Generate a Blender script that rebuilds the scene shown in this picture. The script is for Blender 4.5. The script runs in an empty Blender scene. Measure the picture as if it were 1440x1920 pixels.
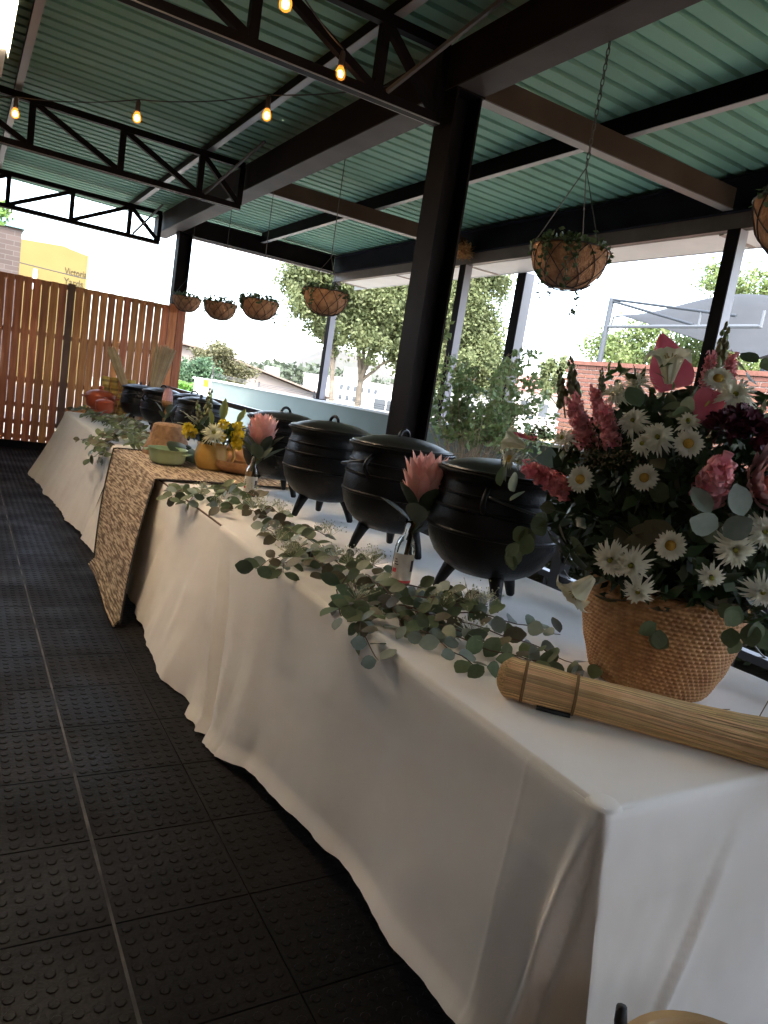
import bpy, bmesh, math, random
import numpy as np
from mathutils import Vector, Matrix, Euler
R = math.radians
rnd = random.Random(7)
nrs = np.random.RandomState(11)
scn = bpy.context.scene
COL = scn.collection

# ---------------------------------------------------------------- camera
CAM_H = 1.46
cd = bpy.data.cameras.new('camera'); cam = bpy.data.objects.new('camera', cd); COL.objects.link(cam)
cam.matrix_world = Matrix(((0.8562001, -0.0563290, -0.5135644, 0.0),
                           (-0.4928166, 0.2093544, -0.8445724, 0.0),
                           (0.1550909, 0.9762161, 0.1514894, CAM_H), (0, 0, 0, 1)))
cd.sensor_fit = 'VERTICAL'; cd.sensor_height = 36.0; cd.lens = 1367.6 / 1920 * 36.0
cd.clip_start = 0.02; cd.clip_end = 3000
scn.camera = cam

# ---------------------------------------------------------------- sky, sun, exposure
SUN_EL, SUN_AZ = R(52), (-0.45, -0.89)           # direction the light comes from
wd = bpy.data.worlds.new('World'); scn.world = wd; wd.use_nodes = True
nt = wd.node_tree; bg = nt.nodes['Background']
sky = nt.nodes.new('ShaderNodeTexSky'); sky.sky_type = 'NISHITA'; sky.sun_disc = False
sky.sun_elevation = SUN_EL; sky.sun_rotation = math.atan2(SUN_AZ[0], SUN_AZ[1])
sky.air_density = 1.0; sky.dust_density = 3.0; sky.ozone_density = 1.0
hs = nt.nodes.new('ShaderNodeHueSaturation'); hs.inputs['Saturation'].default_value = 0.72
nt.links.new(sky.outputs[0], hs.inputs['Color']); nt.links.new(hs.outputs[0], bg.inputs[0])
bg.inputs[1].default_value = 0.15
sd = bpy.data.lights.new('sun', 'SUN'); so = bpy.data.objects.new('sun', sd); COL.objects.link(so)
sd.energy = 0.5; sd.angle = R(12); sd.color = (1.0, 0.95, 0.88)
sdir = Vector((SUN_AZ[0] * math.cos(SUN_EL), SUN_AZ[1] * math.cos(SUN_EL), math.sin(SUN_EL)))
so.rotation_euler = sdir.to_track_quat('Z', 'Y').to_euler(); so.location = (-10, -20, 30)
vs = scn.view_settings
scn.display_settings.display_device = 'sRGB'
vs.view_transform = 'Standard'; vs.look = 'None'; vs.exposure = 3.55; vs.gamma = 1.0; vs.use_curve_mapping = False
cy = scn.cycles
cy.max_bounces = 8; cy.diffuse_bounces = 5; cy.glossy_bounces = 3; cy.transmission_bounces = 6
cy.transparent_max_bounces = 6; cy.caustics_reflective = False; cy.caustics_refractive = False
cy.use_denoising = True; cy.sample_clamp_indirect = 6.0

# ================================================================ materials
MATS = {}
def pmat(name, col, rough=0.6, col2=None, nscale=8.0, bump=0.0, bscale=30.0, metal=0.0, island=0.0, objvar=0.0,
         spec=0.5, trans=0.0, ior=1.45, stretch=None, detail=4.0, sheen=0.0, translucent=0.0, bdist=0.01, coords='Object', pos=(0.35, 0.68), rvar=0.0, rscale=6.0):
    if name in MATS: return MATS[name]
    m = bpy.data.materials.new(name); m.use_nodes = True
    n = m.node_tree; p = n.nodes['Principled BSDF']; L = n.links.new
    p.inputs['Roughness'].default_value = rough; p.inputs['Metallic'].default_value = metal
    p.inputs['Specular IOR Level'].default_value = spec; p.inputs['IOR'].default_value = ior
    p.inputs['Transmission Weight'].default_value = trans
    if sheen: p.inputs['Sheen Weight'].default_value = sheen
    tc = n.nodes.new('ShaderNodeTexCoord'); mp = n.nodes.new('ShaderNodeMapping')
    if coords == 'Position': L(n.nodes.new('ShaderNodeNewGeometry').outputs['Position'], mp.inputs[0])
    else: L(tc.outputs[coords], mp.inputs[0])
    if rvar:
        rz = n.nodes.new('ShaderNodeTexNoise'); rz.inputs['Scale'].default_value = rscale; rz.inputs['Detail'].default_value = 6; L(mp.outputs[0], rz.inputs['Vector'])
        rm = n.nodes.new('ShaderNodeMapRange'); rm.inputs['From Min'].default_value = .3; rm.inputs['From Max'].default_value = .7; rm.inputs['To Min'].default_value = max(.05, rough - rvar); rm.inputs['To Max'].default_value = min(1, rough + rvar)
        L(rz.outputs[0], rm.inputs[0]); L(rm.outputs[0], p.inputs['Roughness'])
    if stretch: mp.inputs['Scale'].default_value = stretch
    out = None
    rgb = n.nodes.new('ShaderNodeRGB'); rgb.outputs[0].default_value = (*col, 1); out = rgb.outputs[0]
    if col2 is not None:
        nz = n.nodes.new('ShaderNodeTexNoise'); nz.inputs['Scale'].default_value = nscale; nz.inputs['Detail'].default_value = detail
        L(mp.outputs[0], nz.inputs['Vector'])
        rp = n.nodes.new('ShaderNodeValToRGB'); rp.color_ramp.elements[0].color = (*col, 1); rp.color_ramp.elements[1].color = (*col2, 1)
        rp.color_ramp.elements[0].position = pos[0]; rp.color_ramp.elements[1].position = pos[1]
        L(nz.outputs[0], rp.inputs[0]); out = rp.outputs[0]
    if island or objvar:
        if island:
            g = n.nodes.new('ShaderNodeNewGeometry'); rv = g.outputs['Random Per Island']; amt = island
        else:
            g = n.nodes.new('ShaderNodeObjectInfo'); rv = g.outputs['Random']; amt = objvar
        mr = n.nodes.new('ShaderNodeMapRange'); mr.inputs['To Min'].default_value = 1 - amt; mr.inputs['To Max'].default_value = 1 + amt
        L(rv, mr.inputs[0])
        h2 = n.nodes.new('ShaderNodeHueSaturation'); L(out, h2.inputs['Color']); L(mr.outputs[0], h2.inputs['Value'])
        mr2 = n.nodes.new('ShaderNodeMapRange'); mr2.inputs['To Min'].default_value = 0.5 - amt * 0.05; mr2.inputs['To Max'].default_value = 0.5 + amt * 0.05
        ml = n.nodes.new('ShaderNodeMath'); ml.operation = 'FRACT'
        m7 = n.nodes.new('ShaderNodeMath'); m7.operation = 'MULTIPLY'; m7.inputs[1].default_value = 7.13
        L(rv, m7.inputs[0]); L(m7.outputs[0], ml.inputs[0]); L(ml.outputs[0], mr2.inputs[0]); L(mr2.outputs[0], h2.inputs['Hue'])
        out = h2.outputs[0]
    L(out, p.inputs['Base Color'])
    if bump:
        nb = n.nodes.new('ShaderNodeTexNoise'); nb.inputs['Scale'].default_value = bscale; nb.inputs['Detail'].default_value = 6
        L(mp.outputs[0], nb.inputs['Vector'])
        bp = n.nodes.new('ShaderNodeBump'); bp.inputs['Strength'].default_value = bump; bp.inputs['Distance'].default_value = bdist
        L(nb.outputs[0], bp.inputs['Height']); L(bp.outputs[0], p.inputs['Normal'])
    if translucent:
        tr = n.nodes.new('ShaderNodeBsdfTranslucent'); L(out, tr.inputs['Color'])
        mx = n.nodes.new('ShaderNodeMixShader'); mx.inputs[0].default_value = translucent
        L(p.outputs[0], mx.inputs[1]); L(tr.outputs[0], mx.inputs[2]); L(mx.outputs[0], n.nodes['Material Output'].inputs[0])
    MATS[name] = m
    return m

def emat(name, col, strength):
    m = bpy.data.materials.new(name); m.use_nodes = True; n = m.node_tree
    p = n.nodes['Principled BSDF']; p.inputs['Base Color'].default_value = (*col, 1)
    p.inputs['Emission Color'].default_value = (*col, 1); p.inputs['Emission Strength'].default_value = strength
    MATS[name] = m; return m

steel = pmat('dark_steel_paint', (0.008, 0.0065, 0.0068), 0.45, (0.014, 0.011, 0.011), 3.0, 0.06, 60, spec=0.03)
steel_b = pmat('brown_steel_paint', (0.085, 0.062, 0.050), 0.5, (0.12, 0.09, 0.075), 4.0, 0.05, 60)
purlin_m = pmat('purlin_paint', (0.10, 0.09, 0.085), 0.45, (0.14, 0.13, 0.12), 3)
galv = pmat('galvanised_grey', (0.38, 0.38, 0.39), 0.4, (0.48, 0.48, 0.48), 6, metal=0.3)
green_sheet = pmat('green_roof_sheet', (0.175, 0.335, 0.25), 0.6, (0.21, 0.38, 0.29), 2.2, 0.03, 10, stretch=(0.3, 1, 1), objvar=0.10, spec=0.08)
white_paint = pmat('white_paint', (0.72, 0.72, 0.70), 0.55, (0.80, 0.80, 0.78), 2.5)
cloth = pmat('white_tablecloth', (0.82, 0.775, 0.72), 0.85, (0.87, 0.83, 0.78), 3.5, 0.35, 420, sheen=0.25, bdist=0.0008)
rubber = pmat('rubber_floor', (0.0028, 0.0020, 0.0016), 0.58, (0.0105, 0.0078, 0.0062), 2.6, 0.25, 70, objvar=0.28, spec=0.16, coords='Position', detail=8, rvar=0.16, rscale=2.5)
slab_m = pmat('dark_floor', (0.014, 0.011, 0.010), 0.5, (0.024, 0.02, 0.018), 4.0, 0.1, 40)
dust = pmat('dusty_seam', (0.012, 0.010, 0.009), 0.8, (0.12, 0.108, 0.098), 5.0, 0.2, 60)
iron = pmat('cast_iron', (0.004, 0.004, 0.005), 0.42, (0.007, 0.007, 0.008), 14.0, 0.5, 130, bdist=0.003, spec=0.28, rvar=0.16, rscale=9)
wood_f = pmat('fence_wood', (0.36, 0.115, 0.035), 0.5, (0.54, 0.21, 0.07), 5.0, 0.12, 40, stretch=(6, 6, 0.5), objvar=0.26)
wood_d = pmat('fence_rail_wood', (0.10, 0.045, 0.025), 0.6, (0.15, 0.07, 0.04), 5.0)
coir = pmat('coir_liner', (0.27, 0.125, 0.060), 0.95, (0.42, 0.22, 0.11), 16.0, 0.9, 90, bdist=0.012)
wire_m = pmat('rust_wire', (0.035, 0.022, 0.018), 0.6)
chain_m = pmat('chain_metal', (0.06, 0.055, 0.05), 0.5, metal=0.4)
ivy_m = pmat('ivy_leaf', (0.035, 0.060, 0.020), 0.5, (0.06, 0.10, 0.03), 20, island=0.35, translucent=0.2)
euc_m = pmat('eucalyptus_leaf', (0.098, 0.135, 0.064), 0.5, (0.15, 0.195, 0.105), 24, objvar=0.38, translucent=0.12, bump=0.1, bscale=80)
euc_b = pmat('eucalyptus_bronze_leaf', (0.075, 0.065, 0.035), 0.5, (0.11, 0.10, 0.055), 24, objvar=0.3, translucent=0.12)
euc_s = pmat('eucalyptus_silver_leaf', (0.20, 0.25, 0.21), 0.55, (0.27, 0.32, 0.28), 24, objvar=0.2, translucent=0.1)
twig_m = pmat('twig', (0.10, 0.055, 0.035), 0.7)
stem_g = pmat('green_stem', (0.07, 0.10, 0.035), 0.6)
straw = pmat('straw', (0.68, 0.46, 0.23), 0.6, (0.80, 0.58, 0.32), 12, island=0.3)
straw_dull = pmat('dull_straw', (0.34, 0.25, 0.14), 0.7, (0.44, 0.34, 0.21), 12, island=0.35)
basket_m = pmat('woven_basket', (0.36, 0.175, 0.07), 0.6, (0.56, 0.32, 0.14), 28, 0.3, 200, bdist=0.003)
twine = pmat('twine', (0.22, 0.13, 0.05), 0.8)
petal_w = pmat('white_petal', (0.74, 0.72, 0.58), 0.6, (0.80, 0.79, 0.70), 30, translucent=0.25)
petal_c = pmat('cream_petal', (0.70, 0.68, 0.50), 0.55, (0.80, 0.79, 0.66), 18, translucent=0.25)
petal_p = pmat('pink_petal', (0.76, 0.27, 0.31), 0.55, (0.84, 0.44, 0.45), 22, island=0.25, translucent=0.25)
petal_h = pmat('hot_pink_petal', (0.72, 0.13, 0.20), 0.35, (0.78, 0.20, 0.26), 12, translucent=0.15)
petal_m = pmat('maroon_petal', (0.07, 0.012, 0.028), 0.6, (0.12, 0.02, 0.045), 30, island=0.3)
petal_y = pmat('yellow_petal', (0.72, 0.56, 0.03), 0.55, (0.80, 0.66, 0.08), 20, translucent=0.2)
protea_m = pmat('protea_bract', (0.84, 0.38, 0.33), 0.5, (0.92, 0.62, 0.55), 14, objvar=0.16, stretch=(1, 1, 0.5), translucent=0.2)
protea_dull = pmat('protea_bract_mauve', (0.42, 0.20, 0.22), 0.5, (0.58, 0.36, 0.37), 14, objvar=0.16, translucent=0.2)
centre_y = pmat('flower_centre', (0.42, 0.24, 0.035), 0.8, (0.55, 0.36, 0.06), 80, 0.6, 200, bdist=0.003)
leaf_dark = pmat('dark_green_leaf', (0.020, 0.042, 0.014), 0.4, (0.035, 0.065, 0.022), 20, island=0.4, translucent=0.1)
leaf_mid = pmat('green_leaf', (0.045, 0.090, 0.022), 0.45, (0.075, 0.135, 0.035), 20, objvar=0.3, translucent=0.15)
bud_m = pmat('snapdragon_bud', (0.13, 0.18, 0.07), 0.5, (0.24, 0.18, 0.12), 16, island=0.3)

def crumple(m, scale, dist, strength):
    n = m.node_tree; bp0 = [x for x in n.nodes if x.type == 'BUMP'][0]; tc = [x for x in n.nodes if x.type == 'TEX_COORD'][0]
    nz = n.nodes.new('ShaderNodeTexNoise'); nz.inputs['Scale'].default_value = scale; nz.inputs['Detail'].default_value = 5; nz.inputs['Distortion'].default_value = 1.6
    try: nz.noise_type = 'RIDGED_MULTIFRACTAL'
    except Exception: pass
    n.links.new(tc.outputs['Object'], nz.inputs['Vector']); b = n.nodes.new('ShaderNodeBump'); b.inputs['Distance'].default_value = dist; b.inputs['Strength'].default_value = strength
    n.links.new(nz.outputs[0], b.inputs['Height']); n.links.new(b.outputs[0], bp0.inputs['Normal'])
crumple(cloth, 1.6, .006, .35)
# ================================================================ mesh helpers
class MB:
    def __init__(s): s.v = []; s.f = []
    def add(s, vs, fs):
        b = len(s.v); s.v += [tuple(x) for x in vs]; s.f += [tuple(i + b for i in q) for q in fs]; return s
    def box(s, lo, hi):
        x0, y0, z0 = lo; x1, y1, z1 = hi
        return s.add([(x0,y0,z0),(x1,y0,z0),(x1,y1,z0),(x0,y1,z0),(x0,y0,z1),(x1,y0,z1),(x1,y1,z1),(x0,y1,z1)],
                     [(0,3,2,1),(4,5,6,7),(0,1,5,4),(1,2,6,5),(2,3,7,6),(3,0,4,7)])
    def bar(s, a, b, w, d, up=(0,0,1)):
        a = Vector(a); b = Vector(b); t = (b - a).normalized(); u = Vector(up)
        if abs(t.dot(u)) > 0.98: u = Vector((0,1,0))
        r = t.cross(u).normalized(); u = r.cross(t).normalized(); vs = []
        for p in (a, b):
            for i, j in ((-1,-1),(1,-1),(1,1),(-1,1)): vs.append(p + r * (i * w / 2) + u * (j * d / 2))
        return s.add(vs, [(0,3,2,1),(4,5,6,7),(0,1,5,4),(1,2,6,5),(2,3,7,6),(3,0,4,7)])
    def tube(s, pts, rad, n=6, cap=True, closed=False):
        pts = [Vector(p) for p in pts]; m = len(pts)
        rs = rad if isinstance(rad, (list, tuple)) else [rad] * m
        vs = []; fs = []; prev = None
        for i, p in enumerate(pts):
            if closed: t = (pts[(i + 1) % m] - pts[i - 1])
            else: t = pts[min(i + 1, m - 1)] - pts[max(i - 1, 0)]
            if t.length < 1e-9: t = Vector((0, 0, 1))
            t.normalize()
            if prev is None:
                a = Vector((0,0,1)) if abs(t.z) < 0.9 else Vector((1,0,0))
                r = t.cross(a).normalized()
            else:
                r = prev - t * prev.dot(t)
                r = r.normalized() if r.length > 1e-6 else t.cross(Vector((0,0,1))).normalized()
            prev = r; u = t.cross(r)
            for k in range(n):
                c = 2 * math.pi * k / n; vs.append(p + (r * math.cos(c) + u * math.sin(c)) * rs[i])
        rows = m if closed else m - 1
        for i in range(rows):
            j = (i + 1) % m
            for k in range(n): fs.append((i*n+k, i*n+(k+1) % n, j*n+(k+1) % n, j*n+k))
        if cap and not closed:
            fs.append(tuple(range(n))[::-1]); fs.append(tuple(range((m-1)*n, m*n)))
        return s.add(vs, fs)
    def lathe(s, prof, n=32, c=(0,0,0), closed=False, f=None):
        vs = []; fs = []; m = len(prof)
        for (r, z) in prof:
            for k in range(n):
                a = 2 * math.pi * k / n; rr = r if f is None else f(r, z, a)
                vs.append((c[0] + rr * math.cos(a), c[1] + rr * math.sin(a), c[2] + z))
        for i in range(m if closed else m - 1):
            j = (i + 1) % m
            for k in range(n): fs.append((i*n+k, i*n+(k+1) % n, j*n+(k+1) % n, j*n+k))
        return s.add(vs, fs)
    def grid(s, P):
        nu = len(P); nv = len(P[0])
        return s.add([p for row in P for p in row], [(i*nv+j, (i+1)*nv+j, (i+1)*nv+j+1, i*nv+j+1) for i in range(nu-1) for j in range(nv-1)])
    def xf(s, M):
        s.v = [tuple(M @ Vector(p)) for p in s.v]; return s
    def join(s, o, M=None):
        return s.add([M @ Vector(p) for p in o.v] if M is not None else o.v, o.f)
    def mesh(s, name, mat, smooth=False):
        me = bpy.data.meshes.new(name); me.from_pydata(s.v, [], s.f); me.materials.append(mat)
        if smooth: me.polygons.foreach_set('use_smooth', [True] * len(me.polygons))
        me.update(); return me
    def build(s, name, mat, parent=None, smooth=False, auto=None, world=True):
        if parent is not None and world:
            o = Vector(ORG.get(parent.name, (0,0,0))); s.v = [tuple(Vector(p) - o) for p in s.v]
        me = s.mesh(name, mat, smooth)
        if auto is not None:
            me.polygons.foreach_set('use_smooth', [True] * len(me.polygons))
            me.set_sharp_from_angle(angle=R(auto))
        ob = bpy.data.objects.new(name, me); COL.objects.link(ob)
        if parent is not None: ob.parent = parent; ORG[ob.name] = ORG.get(parent.name, (0,0,0))
        return ob
ORG = {}
def tag(o, label, cat, group=None):
    o['label'] = label; o['category'] = cat
    if group: o['group'] = group
    return o
def thing(name, label, cat, loc=(0,0,0), group=None):
    o = bpy.data.objects.new(name, None); COL.objects.link(o); o.location = loc; o.empty_display_size = 0.05
    ORG[o.name] = tuple(loc); return tag(o, label, cat, group)
def struct(o): o['kind'] = 'structure'; return o
def inst(me, name, parent, M):
    o = bpy.data.objects.new(name, me); COL.objects.link(o); o.parent = parent; o.matrix_local = M; return o
def copy_tree(o, parent=None):
    c = o.copy(); COL.objects.link(c); c.parent = parent
    for ch in o.children: copy_tree(ch, c)
    return c
def frame(p, nrm, up=(0,0,1), spin=0.0, sc=1.0):
    """local +Z along nrm"""
    z = Vector(nrm).normalized(); u = Vector(up)
    if abs(z.dot(u)) > 0.97: u = Vector((0.3, 1, 0))
    x = u.cross(z).normalized(); y = z.cross(x)
    M = Matrix((x, y, z)).transposed().to_4x4(); M = Matrix.Translation(Vector(p)) @ M @ Matrix.Rotation(spin, 4, 'Z') @ Matrix.Scale(sc, 4)
    return M
def hsh(*a):
    x = math.sin(sum(v * k for v, k in zip(a, (12.9898, 78.233, 37.719)))) * 43758.5453
    return x - math.floor(x)
def vnoise(x, y, z=0.0):
    from mathutils import noise
    return noise.noise(Vector((x, y, z)))

def leaf_mesh(name, L, W, mat, fold=0.12, curl=0.15, n=5, point=0.0):
    """a leaf lying along +Y from its stalk at the origin, face +Z"""
    m = MB(); rows = []
    for i in range(n + 1):
        t = i / n
        w = W / 2 * (math.sin(math.pi * min(1, t * (1 - 0.0) ) ) ** (0.6 if point == 0 else 0.9)) * (1 - point * t * 0.5)
        if i == 0: w = W * 0.04
        if i == n: w = W * (0.06 if point == 0 else 0.01)
        z = -curl * L * t * t
        rows.append([(-w, L * t, z + fold * w), (0, L * t, z), (w, L * t, z + fold * w)])
    m.grid(rows); return m.mesh(name, mat, True)
def cloud_mesh(name, C, size, mat, nrm=None, jitter=0.6, aspect=0.55):
    """numpy: one quad leaf (kite) per centre"""
    C = np.asarray(C); n = len(C)
    d = nrs.normal(size=(n, 3)); d /= np.linalg.norm(d, axis=1)[:, None]
    e = nrs.normal(size=(n, 3)); e -= d * (e * d).sum(1)[:, None]; e /= np.linalg.norm(e, axis=1)[:, None]
    sz = size * (1 + jitter * (nrs.rand(n) - 0.5))
    a = d * sz[:, None]; b = e * (sz * aspect)[:, None]
    V = np.stack([C - a, C + b, C + a, C - b], 1).reshape(-1, 3)
    me = bpy.data.meshes.new(name)
    me.vertices.add(4 * n); me.vertices.foreach_set('co', V.ravel())
    me.loops.add(4 * n); me.loops.foreach_set('vertex_index', np.arange(4 * n))
    me.polygons.add(n); me.polygons.foreach_set('loop_start', np.arange(0, 4 * n, 4)); me.polygons.foreach_set('loop_total', np.full(n, 4))
    me.materials.append(mat); me.update(calc_edges=True); me.validate(); return me
def link(me, name, parent=None, loc=None):
    o = bpy.data.objects.new(name, me); COL.objects.link(o)
    if parent is not None:
        o.parent = parent; g = Vector(ORG.get(parent.name, (0,0,0))); o.location = -g if loc is None else loc
    return o

# ================================================================ STRUCTURE
# ---- ground and floor
g = MB(); g.box((-900, -300, -1.2), (1500, 2500, -0.75))
ground = struct(g.build('ground', pmat('dry_ground', (0.19, 0.17, 0.13), 0.95, (0.26, 0.235, 0.19), 0.6, 0.2, 3)))
g = MB(); g.box((-7, -4.99, -0.75), (2.5, 11.6, -0.006)); floor = struct(g.build('floor', slab_m))
g = MB(); g.box((2.503, -4.99, -0.75), (5.44, 18.0, -0.35))
struct(g.build('terrace_floor', pmat('pale_bounce_tiles', (0.60, 0.58, 0.54), 0.6, (0.68, 0.66, 0.62), 3.0)))  # floor made pale to bounce light up onto the right-hand roof
TS = 0.375
def tile_mesh():
    m = MB(); h = 0.0; w = TS / 2 - 0.0007
    m.add([(-w,-w,-0.004),(w,-w,-0.004),(w,w,-0.004),(-w,w,-0.004),(-w+.002,-w+.002,h),(w-.002,-w+.002,h),(w-.002,w-.002,h),(-w+.002,w-.002,h)],
          [(4,5,6,7),(0,1,5,4),(1,2,6,5),(2,3,7,6),(3,0,4,7)])
    k = 8; st = (2 * w - 0.01) / k
    for i in range(k):
        for j in range(k):
            cx = -w + 0.005 + st * (i + .5); cy2 = -w + 0.005 + st * (j + .5); r0, r1, hh = 0.0145, 0.0122, 0.0022; vs = []
            for r, z in ((r0, 0.0003), (r1, hh)):
                for q in range(8):
                    a = math.pi / 8 + q * math.pi / 4; vs.append((cx + r * math.cos(a), cy2 + r * math.sin(a), z))
            m.add(vs, [(q, (q+1) % 8, 8 + (q+1) % 8, 8 + q) for q in range(8)] + [tuple(range(8, 16))])
    return m.mesh('tile', rubber)
tm = tile_mesh()
X0 = 0.4375
for i in range(-5, 3):
    for j in range(29):
        inst(tm, 'tile', floor, Matrix.Translation((X0 + (i + .5) * TS, 0.62 + (j + .5) * TS, 0.0)))
for i in (0,):      # the dusty joint
    m = MB(); x = X0 + i * TS; n = 90
    wd_ = 0.0055
    rows = []
    for q in range(n):
        y = 0.62 + q * (28.6 * TS) / (n - 1)
        a = wd_ * (0.8 + 0.6 * vnoise(x * 5, y * 4)); rows.append([(x - a, y, 0.0012), (x + a, y, 0.0012)])
    m.grid(rows).build('seam_strip', dust, floor)

# ---- unseen hall walls, added and sized to dim and warm the inside light
added_wall_m = pmat('added_wall_warm', (0.34, 0.20, 0.115), 0.85, (0.40, 0.25, 0.15), 2.0)
m = MB(); m.box((-7.2, -4.99, -0.75), (-7.0, 11.6, 3.9)); struct(m.build('added_wall_left', added_wall_m))
m = MB(); m.box((-7.0, -5.2, -0.75), (4.3, -5.0, 3.9)); struct(m.build('added_wall_back', added_wall_m))
m = MB(); m.box((-30, -40, -0.749), (12, -5.0, -0.05)); struct(m.build('bounce_paving', pmat('warm_bounce_paving', (0.38, 0.23, 0.14), 0.9, (0.46, 0.29, 0.18), 2.0, 0.2, 20)))  # unseen paving added to bounce warm light into the hall

# ---- roof: corrugated sheets (each a part)
roof = bpy.data.objects.new('roof', None); COL.objects.link(roof); struct(roof); ORG['roof'] = (0,0,0)
def zr(x): return 3.760 + 0.016 * (5.5 - x)
def sheet_mesh():
    prof = []; P = 0.1715
    for k in range(4):
        o = k * P; prof += [(o, 0), (o + 0.118, 0), (o + 0.127, 0.052), (o + 0.162, 0.052)]
    prof += [(4 * P, 0), (4 * P + 0.07, 0)]; xs = (-7.2, -2.5, 2.2, 6.15)
    m = MB(); m.grid([[(x, y, zr(x) + z) for (y, z) in prof] for x in xs])
    off = len(m.v); m.grid([[(x, y, zr(x) + z + 0.0012) for (y, z) in prof] for x in xs])
    return m.mesh('sheet', green_sheet)
shm = sheet_mesh()
for k in range(-7, 19): inst(shm, 'sheet', roof, Matrix.Translation((0, k * 0.686 + 0.1, (k % 2) * 0.0016)))
# screws heads along purlin
def ibeam(m, a, b, h, w, tf=0.014, tw=0.012):
    """I section running from a to b (bottom centre line), height h, flange width w"""
    a = Vector(a); b = Vector(b)
    up = Vector((0,0,1))
    m.bar(a + up * (tf/2), b + up * (tf/2), w, tf); m.bar(a + up * (h - tf/2), b + up * (h - tf/2), w, tf)
    m.bar(a + up * (h/2), b + up * (h/2), tw, h - 2*tf); return m
# main beam A with columns
t = thing('roof_beam', 'deep dark brown steel roof beam running above the table on the columns', 'beam', (2.7, 3.0, 3.46))
m = MB(); m.box((2.60, -4.8, 3.46), (2.80, 12.7, 3.735)); m.build('web', steel_b if False else pmat('beam_brown', (0.017, 0.0115, 0.011), 0.5, (0.026, 0.018, 0.017), 3, 0.05, 40, spec=0.03), t)
m = MB(); m.box((2.594, -4.8, 3.448), (2.806, 12.7, 3.4585)); m.build('flange', pmat('beam_underside_lit', (0.06, 0.052, 0.05), 0.6, (0.08, 0.07, 0.067), 3, spec=.1), t)  # underside coloured lighter, standing for light caught from the floor
def hcolumn(x0, x1, y0, y1, z0, z1, name, label):
    t = thing(name, label, 'column', ((x0+x1)/2, (y0+y1)/2, z0), 'steel columns under the roof beam')
    f = 0.016; e = 0.002
    m = MB(); m.box((x0, y0, z0), (x0+f, y1, z1)); m.build('flange', steel, t)
    m = MB(); m.box((x1-f, y0, z0), (x1, y1, z1)); m.build('flange', steel, t)
    ym = (y0+y1)/2; m = MB(); m.box((x0+f-e, ym-.007, z0), (x1-f+e, ym+.007, z1)); m.build('web', steel, t)
    m = MB(); m.box((x0-.04, y0-.03, z0-.001), (x1+.04, y1+.03, z0+.015)); m.build('base_plate', steel, t)
    m = MB(); m.box((x0-.012, y0-.012, z1-.012), (x1+.012, y1+.012, z1)); m.build('cap_plate', steel, t)
hcolumn(2.60, 2.80, 4.20, 4.42, -0.35, 3.447, 'steel_column', 'tall black steel column rising behind the big cooking pots')
hcolumn(2.77, 2.97, 11.66, 11.86, -0.35, 3.447, 'steel_column', 'dark steel column standing at the end of the wooden fence')

# outer edge beam B, end beam, lower brown rail, soffit
t = thing('edge_beam', 'dark steel edge beam along the open outer side of the roof', 'beam', (5.5, 3, 3.44))
ibeam(MB(), (5.56, -4.8, 3.44), (5.56, 12.1, 3.44), 0.29, 0.15).build('beam_section', pmat('navy_steel', (0.012, 0.012, 0.017), 0.5, (0.018, 0.018, 0.024), 3, spec=0.03), t)
m = MB(); m.box((5.53, -4.8, 3.305), (5.60, 12.0, 3.4385)); m.build('lower_rail', steel_b, t)
t = thing('soffit', 'white soffit board of the eave outside the dark edge beam', 'soffit', (5.85, 3, 3.31))
for k in range(9):
    y0 = -4.8 + k * 1.84; m = MB(); m.box((5.604, y0, 3.302), (6.08, y0 + 1.832, 3.318)); m.build('panel', white_paint, t)
    m = MB(); m.box((5.604, y0 + 1.81, 3.292), (6.07, y0 + 1.854, 3.3015)); m.build('joint_strip', pmat('joint_strip', (0.35, 0.30, 0.26), 0.7), t)
m = MB(); m.box((6.082, -4.8, 3.295), (6.10, 12.25, 3.80)); m.build('fascia', white_paint, t)
t = thing('end_beam', 'dark steel beam closing the far end of the roof beyond the hanging baskets', 'beam', (4.1, 11.95, 3.46))
ibeam(MB(), (2.81, 11.95, 3.46), (5.48, 11.95, 3.46), 0.27, 0.13).build('beam_section', steel, t)
m = MB(); m.box((2.81, 12.03, 3.44), (5.48, 12.07, 3.475)); m.build('gutter_lip', galv, t)
for y, lab in ((4.28, 'brown steel rafter running from the tall column to the nearest roof post'), (8.10, 'brown steel rafter across the roof between the two middle bays')):
    t = thing('rafter', lab, 'rafter', (4.1, y, 3.46), 'rafters of the open bay')
    m = MB(); m.box((2.807, y - .04, 3.462), (5.478, y + .04, 3.625)); m.build('channel', pmat('rafter_brown', (0.05, 0.036, 0.026), 0.6, (0.072, 0.053, 0.04), 3, 0.05, 40, spec=.04), t)
    m = MB(); m.box((2.807, y - .046, 3.452), (5.478, y + .05, 3.4605)); m.build('flange', purlin_m, t)
def purlin(x, y0, y1, zb, lab):
    t = thing('purlin', lab, 'purlin', (x, (y0+y1)/2, zb), 'purlins under the roof sheets')
    zt = zr(x) - 0.002
    m = MB(); m.box((x - .025, y0, zb), (x + .025, y1, zt)); m.build('channel', steel, t)
    m = MB(); m.box((x - .03, y0, zb - .006), (x + .03, y1, zb - .001)); m.build('flange', pmat('purlin_flange', (0.30, 0.29, 0.28), 0.45), t)
    m = MB()
    k = int((y1 - y0) / .343)
    for i in range(k):
        yy = y0 + .15 + i * .343; m.tube([(x + .04, yy, zt - .03), (x + .04, yy, zt)], .008, 6)
    m.build('screw_row', galv, t)['kind'] = 'stuff'
purlin(4.15, -4.8, 11.9, 3.63, 'steel purlin over the open bay midway between beam and posts')
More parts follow.
